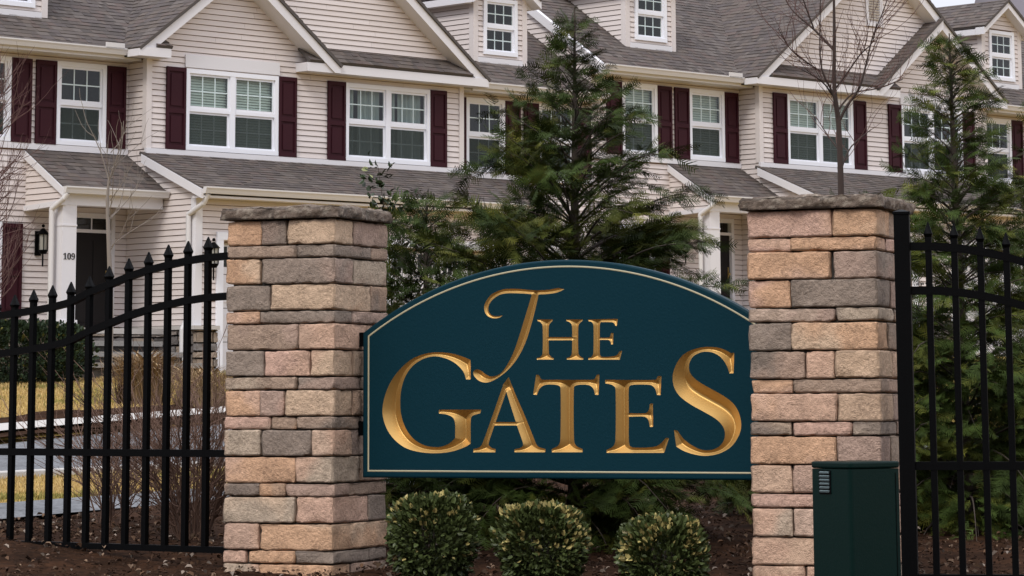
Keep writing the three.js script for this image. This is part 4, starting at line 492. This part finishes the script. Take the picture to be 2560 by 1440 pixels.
function leafMat(rough = 0.75, spec = 0.25) { return new THREE.MeshPhysicalMaterial({ color: 0xffffff, roughness: rough, specularIntensity: spec, side: THREE.DoubleSide }); }
// flat feathery spray of needles, one unit long along +x
function sprayGeo(seed) { const R = rng(seed), pos = []; const tri = (a, b, c) => pos.push(...a, ...b, ...c); const bend = (x, z) => -0.22 * x * x - 0.25 * z * z; const P = (x, z) => [x, bend(x, z), z];
  tri(P(0, -0.012), P(1, 0), P(0, 0.012)); const n = 8; for (let i = 0; i < n; i++) for (const s of [-1, 1]) { const x = 0.06 + (i + R() * 0.5) / n * 0.9, len = (0.40 * Math.sin(Math.PI * (0.18 + 0.8 * x)) + 0.06) * (0.75 + 0.5 * R()), ang = 0.75 + 0.3 * R(), ex = x + Math.cos(ang) * len, ez = s * Math.sin(ang) * len, w = 0.038 + 0.014 * R(); tri(P(x - w * 0.6, 0), P(x + w, 0), P(ex, ez)); const mx = lerp(x, ex, 0.5), mz = ez * 0.5; tri(P(mx - w, mz * 0.86), P(mx + w * 0.7, mz * 1.05), P(ex + 0.03, ez * 0.96)); }
  const g = new THREE.BufferGeometry(); g.setAttribute('position', new THREE.Float32BufferAttribute(pos, 3)); g.computeVertexNormals(); return g; }
const spray = sprayGeo(5), needleMat = leafMat(0.7);
function conifer(label, x, z, height, radius, seed, { lean = 0, dense = 1, tint = 1, skirt = 0.06 } = {}) {
  const T = thing('hemlock_tree', label, 'tree', 'evergreens behind the gate'); const y0 = H(x, z) - 0.05; T.position.set(x, y0, z); const R = rng(seed);
  const top = V(lean, height, 0); mesh('trunk', limb([V(0, 0, 0), V(lean * 0.3, height * 0.4, 0.02), V(lean * 0.7, height * 0.75, -0.01), top], 0.055 * height / 3.4, 0.004, 8), M.barkcon, T);
  const bg = [], S = []; const nb = Math.round(185 * dense); const c = new THREE.Color();
  for (let i = 0; i < nb; i++) {
    const f = skirt + (1 - skirt) * Math.pow(i / nb, 1.12), h = f * height * 0.985, L = radius(f) * (0.42 + 0.75 * R()); if (L < 0.025) continue;
    const a = i * 2.399 + R() * 1.6, rise = lerp(0.18, 0.95, f) + (R() - 0.5) * 0.5, o = V(lean * f, h - L * 0.22, 0), dir = V(Math.cos(a), 0, Math.sin(a)), droop = (0.12 + 0.4 * R()) * L * (1 - f * 0.5);
    const wob = (R() - 0.5) * 0.3 * L, sd0 = V(-dir.z, 0, dir.x), pt = (t) => o.clone().addScaledVector(dir, L * t).addScaledVector(sd0, wob * t * t).add(V(0, rise * L * t - droop * t * t * t * 1.3, 0)); const pts = [0, 0.33, 0.66, 1].map(pt); bg.push(limb(pts, 0.004 + 0.009 * L, 0.0012, 4));
    const tone = 0.7 + 0.6 * R(), yel = R() < 0.25 ? 0.45 : 0;
    const addS = (p, d, s) => { Q.setFromUnitVectors(X1, d.clone().normalize()); const q = Q.clone().multiply(new THREE.Quaternion().setFromAxisAngle(X1, (R() - 0.5) * 2.2)); const m = tone * (0.65 + 0.7 * R()) * tint, y = yel + (R() < 0.14 ? 0.5 : 0); S.push({ p, q, s, c: c.clone().setRGB((0.035 + 0.066 * y) * m, (0.054 + 0.046 * y) * m, (0.011 + 0.005 * y) * m) }); };
    const n = Math.max(4, Math.round(L / 0.042)); for (let k = 0; k < n; k++) { const t = 0.15 + 0.85 * (k + R()) / n, p = pt(t), side = k % 2 ? 1 : -1, tan = pt(Math.min(1.02, t + 0.05)).sub(pt(t - 0.05)).normalize(), sd = sd0.clone().multiplyScalar(side), tl = (0.34 * L * (1 - t * 0.7) + 0.035) * (0.5 + 0.9 * R());
      const td = tan.clone().multiplyScalar(0.75).addScaledVector(sd, 0.75).add(V(0, (R() - 0.35) * 0.7, 0)).normalize(), m = Math.max(1, Math.round(tl / 0.05)); for (let j = 0; j < m; j++) { const u = (j + 0.2 + 0.8 * R()) / m, pp = p.clone().addScaledVector(td, tl * u).add(V(0, -0.25 * tl * u * u, 0)), dd = td.clone().addScaledVector(j % 2 ? tan : sd, 0.5 * (R() - 0.25)).add(V(0, 0.7 * (R() - 0.55), 0)); addS(pp, dd, 0.08 + 0.075 * R()); } }
    addS(pt(0.98), pt(1).sub(pt(0.9)), 0.11); }
  for (let k = 0; k < 26; k++) { const t = 0.86 + 0.14 * k / 26; const p = V(lean * t, height * t, 0), a = R() * 6.28; Q.setFromUnitVectors(X1, V(Math.cos(a), 0.9, Math.sin(a)).normalize()); S.push({ p, q: Q.clone(), s: 0.05 + 0.35 * (1 - t), c: c.clone().setRGB(0.05, 0.075, 0.025) }); }
  mesh('branches', merge(bg), M.barkcon, T); instanced('crown', spray, needleMat, S, T); return T;
}
conifer('tall feathery evergreen behind the sign, its tip before the dormers', 0.38, -19.6, 3.42, (f) => { const K = [[0, 1.05], [0.4, 1.18], [0.48, 1.1], [0.557, 0.95], [0.63, 0.76], [0.71, 0.58], [0.786, 0.40], [0.863, 0.23], [0.92, 0.11], [0.96, 0.06], [1, 0.02]]; for (let i = 1; i < K.length; i++) if (f <= K[i][0]) return lerp(K[i - 1][1], K[i][1], (f - K[i - 1][0]) / (K[i][0] - K[i - 1][0])); return 0.03; }, 11, { lean: 0.02, dense: 1.3 });
conifer('slender evergreen behind the fence, by the stone pillar and cabinet', 2.95, -20.4, 3.30, (f) => 0.95 * Math.pow(1 - f, 0.85) + 0.04, 23, { dense: 1.45, lean: -0.03, tint: 1.22 });
conifer('broad dark evergreen beyond the iron fence, reaching past the garage roof', 4.15, -22.6, 3.05, (f) => 1.25 * Math.pow(1 - f, 0.7) + 0.05, 37, { dense: 1.1, tint: 0.85 });
conifer('bushy evergreen beyond the iron fence, low against the pillar corner', 2.35, -21.8, 2.2, (f) => 0.95 * Math.pow(1 - f, 0.55) + 0.05, 43, { dense: 0.8, tint: 0.8 });
conifer('low young evergreen filling the gap between stone pillar and sign arch', -0.58, -20.5, 2.2, (f) => 0.72 * Math.pow(1 - f, 0.6) + 0.05, 51, { dense: 0.85, tint: 1.0 });

// leaf shapes
function leafGeo(w = 0.62, fold = 0.2) { const P = [[0, 0, 0], [0.3, fold * w, w * 0.5], [0.3, 0, 0], [0.3, fold * w, -w * 0.5], [0.72, fold * w * 0.9, w * 0.42], [0.72, 0, 0], [0.72, fold * w * 0.9, -w * 0.42], [1, -0.06, 0]]; const I = [0, 2, 1, 0, 3, 2, 1, 2, 4, 2, 5, 4, 2, 3, 5, 3, 6, 5, 4, 5, 7, 5, 6, 7]; return geoFrom(P.flat(), I).toNonIndexed(); }
const leaf = leafGeo(); { leaf.computeVertexNormals(); }
function clipped(name, label, cat, grp, x, z, rx, ry, n, seed, opt = {}) { // rounded clipped bush made of single leaves
  const B = thing(name, label, cat, grp); const y = H(x, z); B.position.set(x, y, z); const R = rng(seed), L = [], st = []; const s0 = opt.leaf || 0.031, lift = opt.lift ?? ry * 0.95; const c = new THREE.Color();
  const rad = (d) => 1 + 0.4 * (fbm(d.x * 2.3 + seed, d.y * 2.3, d.z * 2.3, 3) - 0.5) * (opt.rag || 1);
  for (let i = 0; i < n; i++) { const d = V(R() - 0.5, R() - 0.5, R() - 0.5).normalize(), k = Math.pow(R(), 0.28) * rad(d); const fy = d.y * k, p = V(d.x * rx * k, lift + ry * (fy > 0.62 ? 0.62 + (fy - 0.62) * 0.5 : fy), d.z * (opt.rz || rx) * k); if (p.y < 0.02) continue; const out = d.clone().add(V(R() - 0.5, R() * 0.9 - 0.2, R() - 0.5).multiplyScalar(1.3)).normalize(); Q.setFromUnitVectors(X1, out); const q = Q.clone().multiply(new THREE.Quaternion().setFromAxisAngle(X1, R() * 6.28)); const m = 0.6 + 0.8 * R(), patch = fbm(d.x * 2.6 + seed * 3, d.y * 2.6, d.z * 2.6 + 4, 2), tip = patch > (opt.tip ?? 0.52) && k > 0.86 && d.y > -0.15 && R() < 0.6 || R() < 0.03; c.setRGB(...(tip ? (opt.c2 || [0.34, 0.28, 0.105]) : (opt.c1 || [0.058, 0.075, 0.024])).map((v) => v * m)); L.push({ p, q, s: s0 * (0.7 + 0.7 * R()), c: c.clone() }); }
  for (let i = 0; i < 16; i++) { const a = R() * 6.28, b = 0.3 + 0.5 * R(); st.push(limb([V(0.02 * Math.cos(a), 0, 0.02 * Math.sin(a)), V(rx * b * 0.6 * Math.cos(a), lift * 0.6, rx * b * 0.6 * Math.sin(a)), V(rx * b * Math.cos(a), lift + ry * 0.5 * R(), rx * b * Math.sin(a))], 0.008, 0.003, 4)); }
  mesh('stems', merge(st), M.barkcon, B); instanced('foliage', leaf, leafMat(opt.rough ?? 0.4, 0.5), L, B); return B; }
clipped('boxwood_shrub', 'largest round clipped boxwood, against the foot of the stone pillar', 'shrub', 'clipped boxwoods under the sign', -0.44, -17.05, 0.25, 0.27, 5600, 61, { lift: 0.255, tip: 0.58 });
clipped('boxwood_shrub', 'middle clipped boxwood under the sign, flat topped with yellowed tips', 'shrub', 'clipped boxwoods under the sign', 0.14, -16.75, 0.245, 0.25, 5400, 67, { lift: 0.24, tip: 0.5 });
clipped('boxwood_shrub', 'smallest clipped boxwood under the sign, nearest the green cabinet', 'shrub', 'clipped boxwoods under the sign', 0.78, -16.45, 0.23, 0.235, 5000, 71, { lift: 0.205, tip: 0.47 });
clipped('yew_hedge', 'dark clipped yew hedge in front of the porch numbered 109', 'hedge', null, -8.35, -51.6, 1.45, 0.62, 9000, 73, { rz: 0.9, leaf: 0.075, lift: 0.5, c1: [0.02, 0.034, 0.014], c2: [0.10, 0.095, 0.02], rough: 0.6, tip: 0.66 });

// ---------------------------------------------------------------- bare trees and shrubs
function twigs(out, p, dir, len, r, depth, R, up = 0.25, n = 5) { const pts = [p.clone()]; let d = dir.clone().normalize(), q = p.clone(); const k = 4; for (let i = 0; i < k; i++) { d.add(V((R() - 0.5) * 0.45, (R() - 0.5) * 0.3 + up * 0.3, (R() - 0.5) * 0.45)).normalize(); q = q.clone().addScaledVector(d, len / k); pts.push(q); } out.push(limb(pts, r, r * 0.45, n, false)); if (depth > 0) { const m = 2 + Math.floor(R() * 2.5); for (let i = 0; i < m; i++) { const t = 1 + Math.floor(R() * k), b = pts[Math.min(t, k)]; const nd = d.clone().add(V(R() - 0.5, (R() - 0.3) * 0.7, R() - 0.5).multiplyScalar(1.5)).normalize(); twigs(out, b, nd, len * (0.5 + 0.25 * R()), r * 0.5, depth - 1, R, up, 4); } } }
{ // bare tree behind the right pillar
  const T = thing('bare_tree', 'leafless young tree rising behind the stone pillar, before the vented gable', 'tree'); T.position.set(2.56, H(2.56, -24), -24); const R = rng(81), o = T.position;
  const W = (x, y, dz = 0) => V(x - o.x, y - o.y, dz); const tr = limb([W(2.575, o.y - 0.05), W(2.562, 1.6), W(2.558, 2.55), W(2.55, 3.115), W(2.523, 3.39), W(2.532, 3.83), W(2.534, 4.1), W(2.54, 4.6, 0.05)], 0.034, 0.006, 8); mesh('trunk', tr, M.barkdark, T);
  const limbs = [[[2.55, 3.128], [2.503, 3.35], [2.415, 3.533], [2.403, 3.9], [2.415, 4.3]], [[2.526, 3.70], [2.383, 3.873], [2.217, 4.045], [2.128, 4.25]], [[2.55, 3.128], [2.617, 3.258], [2.711, 3.388], [2.767, 3.57], [2.824, 3.793], [2.907, 3.989], [3.0, 4.25]], [[2.536, 3.40], [2.636, 3.532], [2.73, 3.662], [2.824, 3.753], [2.853, 3.9]], [[2.415, 3.533], [2.3, 3.598], [2.171, 3.691], [2.07, 3.85]], [[2.503, 3.35], [2.413, 3.441], [2.246, 3.52]], [[2.37, 3.873], [2.283, 4.097], [2.233, 4.3]], [[2.552, 3.232], [2.672, 3.362], [2.894, 3.413], [3.09, 3.49]], [[2.557, 2.75], [2.66, 2.95], [2.84, 3.1]], [[2.557, 2.9], [2.47, 3.05], [2.4, 3.2]]]; const B = [], Tw = [];
  limbs.forEach((l, i) => { const dz = (R() - 0.5) * 0.9; const p = l.map(([x, y], k) => W(x, y, (dz * k) / l.length)); B.push(limb(p, i < 3 ? 0.0125 : 0.008, 0.003, 6)); for (let k = 1; k < p.length; k++) for (let j = 0; j < 3; j++) { const d = p[k].clone().sub(p[k - 1]).normalize().add(V((R() - 0.5) * 1.8, R() * 0.4, (R() - 0.5) * 1.8)); twigs(Tw, p[k - 1].clone().lerp(p[k], R()), d, 0.22 + 0.25 * R(), 0.0032, 1, R); } });
  mesh('limbs', merge(B), M.barkdark, T); mesh('twigs', merge(Tw), M.barkred, T);
}
{ // pale sapling before the front door
  const x = -6.14, z = -47, T = thing('bare_sapling', 'slim pale sapling with bare twigs in front of the dark door', 'tree'); T.position.set(x, H(x, z), z); const R = rng(83); const g = H(x, z);
  mesh('trunk', limb([V(0, 0, 0), V(0.02, 1.2, 0), V(-0.02, 2.2, 0.03), V(-0.06, 2.95, 0), V(-0.04, 3.3, 0)], 0.05, 0.018, 7), M.barkpale, T); const Tw = []; for (let i = 0; i < 9; i++) { const h = 1.9 + 1.8 * R(), a = R() * 6.28; twigs(Tw, V(-0.02, h, 0), V(Math.cos(a), 0.9, Math.sin(a)), 0.5 + 0.4 * R(), 0.008, 1, R); } for (const [dx, dy] of [[0.12, 0.8], [-0.1, 0.7], [0.3, 0.75]]) twigs(Tw, V(-0.04, 3.25, 0), V(dx, dy, 0), 0.95, 0.012, 1, R); mesh('twigs', merge(Tw), M.barkpale, T);
}
{ // reddish branches coming in at the left
  const x = -5.25, z = -30, T = thing('bare_tree', 'bare tree with reddish twigs reaching across the porch siding', 'tree'); T.position.set(x, H(x, z), z); const R = rng(87), Tw = [];
  mesh('trunk', limb([V(0, 0, 0), V(0.03, 1, 0), V(-0.02, 2.4, 0), V(0.02, 3.6, 0.02)], 0.04, 0.012, 7), M.barkred, T); for (let i = 0; i < 46; i++) { const h = 1.3 + 2.1 * R(), a = (R() - 0.5) * 2.2; twigs(Tw, V(0, h, 0), V(Math.cos(a), 0.85, Math.sin(a)), 0.38 + 0.3 * R(), 0.0075, 2, R); } for (let i = 0; i < 20; i++) { const h = 1 + 2.2 * R(), a = 3.14 + (R() - 0.5) * 2.2; twigs(Tw, V(0, h, 0), V(Math.cos(a), 0.85, Math.sin(a)), 0.4, 0.006, 2, R); } mesh('twigs', merge(Tw), M.barkred, T);
}
function bareShrub(label, x, z, n, hgt, spread, seed, mat) { const T = thing('bare_shrub', label, 'shrub'); T.position.set(x, H(x, z) - 0.02, z); const R = rng(seed), st = [], Tw = []; for (let i = 0; i < n; i++) { const a = R() * 6.28, s = spread * (0.3 + 0.9 * R()), hh = hgt * (0.6 + 0.5 * R()), b = V(Math.cos(a) * 0.09, 0, Math.sin(a) * 0.09), m = V(Math.cos(a) * s * 0.4, hh * 0.55, Math.sin(a) * s * 0.4), e = V(Math.cos(a) * s, hh, Math.sin(a) * s); st.push(limb([b, m, e], 0.0068, 0.0022, 5)); for (let k = 0; k < 9; k++) { const t = 0.12 + 0.88 * R(), p = t < 0.5 ? b.clone().lerp(m, t * 2) : m.clone().lerp(e, t * 2 - 1); twigs(Tw, p, e.clone().sub(m).normalize().add(V(R() - 0.5, 0.25 * R(), R() - 0.5).multiplyScalar(2.2)), 0.2 + 0.26 * R(), 0.0036, 1, R, 0.05, 4); } } mesh('stems', merge(st), mat, T); mesh('twigs', merge(Tw), mat, T); return T; }
bareShrub('dense bare brown shrub behind the iron fence, close to the stone pillar', -2.05, -19.9, 46, 0.86, 0.6, 91, M.barktan);
bareShrub('sparser bare shrub beside the footpath, behind the fence pickets', -2.7, -21.0, 16, 0.62, 0.5, 93, M.barktan);
{ // dry ornamental grass clumps by the lawn
  const R = rng(95), blade = geoFrom([0, 0, -0.02, 0, 0, 0.02, 0.45, 0.5, 0, 0.7, 0.62, -0.015, 0.7, 0.62, 0.015, 1, 0.5, 0], [0, 1, 2, 2, 4, 3, 3, 4, 5]).toNonIndexed(); blade.computeVertexNormals();
  for (const [x, z, n, s, label] of [[-5.3, -44.5, 1500, 0.62, 'tan mound of dry ornamental grass at the edge of the lawn'], [-4.35, -43.2, 900, 0.5, 'smaller brown grass clump nearer the garage drive']]) { const T = thing('grass_clump', label, 'plant'); T.position.set(x, H(x, z), z); const L = []; for (let i = 0; i < n; i++) { const a = R() * 6.28, r = 0.4 * Math.sqrt(R()); const q = new THREE.Quaternion().setFromEuler(new THREE.Euler(0, a, 0.2 + 0.7 * R(), 'YXZ')); const k = 0.6 + 0.7 * R(); L.push({ p: V(r * Math.cos(a + 0.4) * 0.9, 0, -r * Math.sin(a + 0.4) * 0.9), q, s: s * (0.6 + 0.6 * R()), c: col(0.33 * k, 0.23 * k, 0.13 * k) }); } instanced('blades', blade, leafMat(0.9), L, T); }
}

{ // leggy broadleaf evergreen between the left pillar and the conifers
  const x = -0.72, z = -20.9, T = thing('broadleaf_shrub', 'leggy dark leaved shrub peeping over the pillar cap, before the garage roof', 'shrub'); T.position.set(x, H(x, z) - 0.02, z); const R = rng(97), st = [], L = [];
  for (const [ex, ey, ez] of [[-0.2, 2.42, 0.05], [-0.14, 2.2, -0.1], [0.02, 2.18, 0.1], [0.16, 2.0, 0], [0.3, 1.85, 0.15], [-0.05, 1.75, 0.2], [0.12, 1.6, -0.15], [0.36, 1.5, 0.1], [-0.12, 1.5, 0.1], [0.24, 1.3, 0.2], [-0.25, 1.2, 0.1]]) { const a = V((R() - 0.5) * 0.1, 0, (R() - 0.5) * 0.1), e = V(ex, ey, ez), m = a.clone().lerp(e, 0.5).add(V((R() - 0.5) * 0.15, 0.1, 0)); st.push(limb([a, m, e], 0.008, 0.002, 5)); for (let k = 0; k < 130; k++) { const t = 0.52 + 0.48 * Math.sqrt(R()), p = m.clone().lerp(e, (t - 0.5) * 2).add(V(R() - 0.5, R() - 0.5, R() - 0.5).multiplyScalar(0.2)); Q.setFromUnitVectors(X1, V(R() - 0.5, R() * 0.8 - 0.15, R() - 0.5).normalize()); const k2 = 0.6 + 0.8 * R(); L.push({ p, q: Q.clone(), s: 0.035 + 0.03 * R(), c: R() < 0.12 ? col(0.16 * k2, 0.17 * k2, 0.06 * k2) : col(0.026 * k2, 0.040 * k2, 0.014 * k2) }); } }
  mesh('stems', merge(st), M.barkcon, T); instanced('foliage', leaf, leafMat(0.45, 0.5), L, T); }

// ---------------------------------------------------------------- loose ground cover
{ const R = rng(111), L = []; const chip = new THREE.BoxGeometry(1, 0.22, 0.4); { const p = chip.attributes.position; for (let i = 0; i < p.count; i++) p.setXYZ(i, p.getX(i) * (1 - 0.3 * hash3(i, 1, 2)), p.getY(i) + 0.12 * (hash3(i, 5, 2) - 0.5), p.getZ(i) * (1 - 0.5 * hash3(i, 3, 2))); chip.computeVertexNormals(); }
  for (let i = 0; i < 60000; i++) { const q = 10 + 16.4 * R(), t = -10 + 30 * R(), [x, z] = onBand(q, t); if (z > -16 || z < -23 || x < -3.8 || x > 3.6) continue; const k = 0.5 + 1.0 * R(), pale = R() < 0.05 ? 2.4 : 1; L.push({ p: V(x, H(x, z) + 0.012 + 0.05 * (fbm(q * 1.3, t * 1.3) - 0.5) + 0.02 * R(), z), q: new THREE.Quaternion().setFromEuler(new THREE.Euler((R() - 0.5) * 0.9, R() * 6.28, (R() - 0.5) * 0.9)), s: 0.012 + 0.03 * R() * R(), c: col(0.050 * k * pale, 0.030 * k * pale, 0.021 * k * pale) }); }
  const m = instanced('mulch_chips', chip, phys(1, 1, 1, 1, 0.08), L, scene); m.userData.label = 'scattered bark mulch chips over the planting bed'; m.userData.category = 'mulch';
  const F = []; for (let i = 0; i < 3600; i++) { const x = -4.5 + 9.5 * R(), z = -15.4 - 7.5 * R(); const q = -z - 1.5 * x; if (q > 26.5) continue; const k = 0.6 + 0.8 * R(), pal = [[0.13, 0.075, 0.045], [0.18, 0.12, 0.08], [0.08, 0.048, 0.032], [0.26, 0.21, 0.17]][Math.floor(R() * 4)]; F.push({ p: V(x, H(x, z) + 0.02 + 0.02 * R(), z), q: new THREE.Quaternion().setFromEuler(new THREE.Euler((R() - 0.5) * 1.2, R() * 6.28, (R() - 0.5) * 1.2)), s: 0.022 + 0.028 * R(), c: col(...pal.map((v) => v * k)) }); }
  const f = instanced('fallen_leaves', leafGeo(0.6, 0.5), leafMat(0.85), F, scene); f.userData.label = 'dry brown fallen leaves lying on the mulch'; f.userData.category = 'leaves';
}
{ const R = rng(117), L = []; const b = geoFrom([0, 0, -0.12, 0, 0, 0.12, 0.1, 0.7, 0.05, 0.25, 1, 0], [0, 1, 2, 0, 2, 3]).toNonIndexed(); b.computeVertexNormals();
  const grass = (n, q0, q1, x0, x1, s0) => { for (let i = 0; i < n; i++) { const q = lerp(q0, q1, R()), x = lerp(x0, x1, R()), z = -(q + 1.5 * x); if (z > -18 || z < -62) continue; const k = 0.7 + 0.6 * R(), gr = fbm(x * 0.8, z * 0.8, 1, 3) + 0.25 * (R() - 0.5) > 0.56; L.push({ p: V(x, H(x, z) - 0.01, z), q: new THREE.Quaternion().setFromEuler(new THREE.Euler((R() - 0.5) * 0.8, R() * 6.28, (R() - 0.5) * 0.8)), s: s0 * (0.6 + 0.7 * R()), c: gr ? col(0.21 * k, 0.19 * k, 0.06 * k) : col(0.45 * k, 0.325 * k, 0.14 * k) }); } };
  grass(30000, 28.9, 33.4, -6.5, -1.5, 0.04); grass(46000, 51, 64, -12, -2, 0.055);
  const m = instanced('lawn_grass', b, leafMat(0.9), L, scene); m.userData.label = 'tan and olive winter grass blades on verge and lawn'; m.userData.category = 'grass'; }
// wooded hill far behind the houses
{ const pos = [], idx = [], n = 160; for (let i = 0; i <= n; i++) { const x = lerp(-60, 140, i / n), top = 21 + 11 * smooth(clamp((x - 33) / 5, 0, 1)) + 2 * fbm(i * 0.05, 2) + 1.8 * noise(i * 0.9, 1) + 1.2 * noise(i * 2.3, 5); for (let j = 0; j <= 8; j++) { const t = j / 8; pos.push(x, lerp(2, top, t), -190 - 50 * t + 3 * noise(i * 0.7, j * 1.7)); } } for (let i = 0; i < n; i++) for (let j = 0; j < 8; j++) { const a = i * 9 + j; idx.push(a, a + 9, a + 1, a + 1, a + 9, a + 10); } structure('wooded_hill', geoFrom(pos, idx), std(0.145, 0.13, 0.145, 1), 'far hillside of leafless purple grey woods'); }

// the wooded rise on the viewer's side of the road, which the window panes mirror
{ const pos = [], idx = [], n = 120; for (let i = 0; i <= n; i++) { const x = lerp(-160, 220, i / n), top = 24 + 4 * fbm(i * 0.08, 7) + 2 * noise(i * 0.8, 3); for (let j = 0; j <= 6; j++) { const t = j / 6; pos.push(x, lerp(-1, top, t), 62 + 22 * t + 3 * noise(i * 0.7, j * 1.3)); } } for (let i = 0; i < n; i++) for (let j = 0; j < 6; j++) { const a = i * 7 + j; idx.push(a, a + 1, a + 7, a + 1, a + 8, a + 7); } structure('wooded_rise', geoFrom(pos, idx), std(0.07, 0.06, 0.055, 1), 'dark wooded rise on the near side of the road'); }

renderer.render(scene, camera);
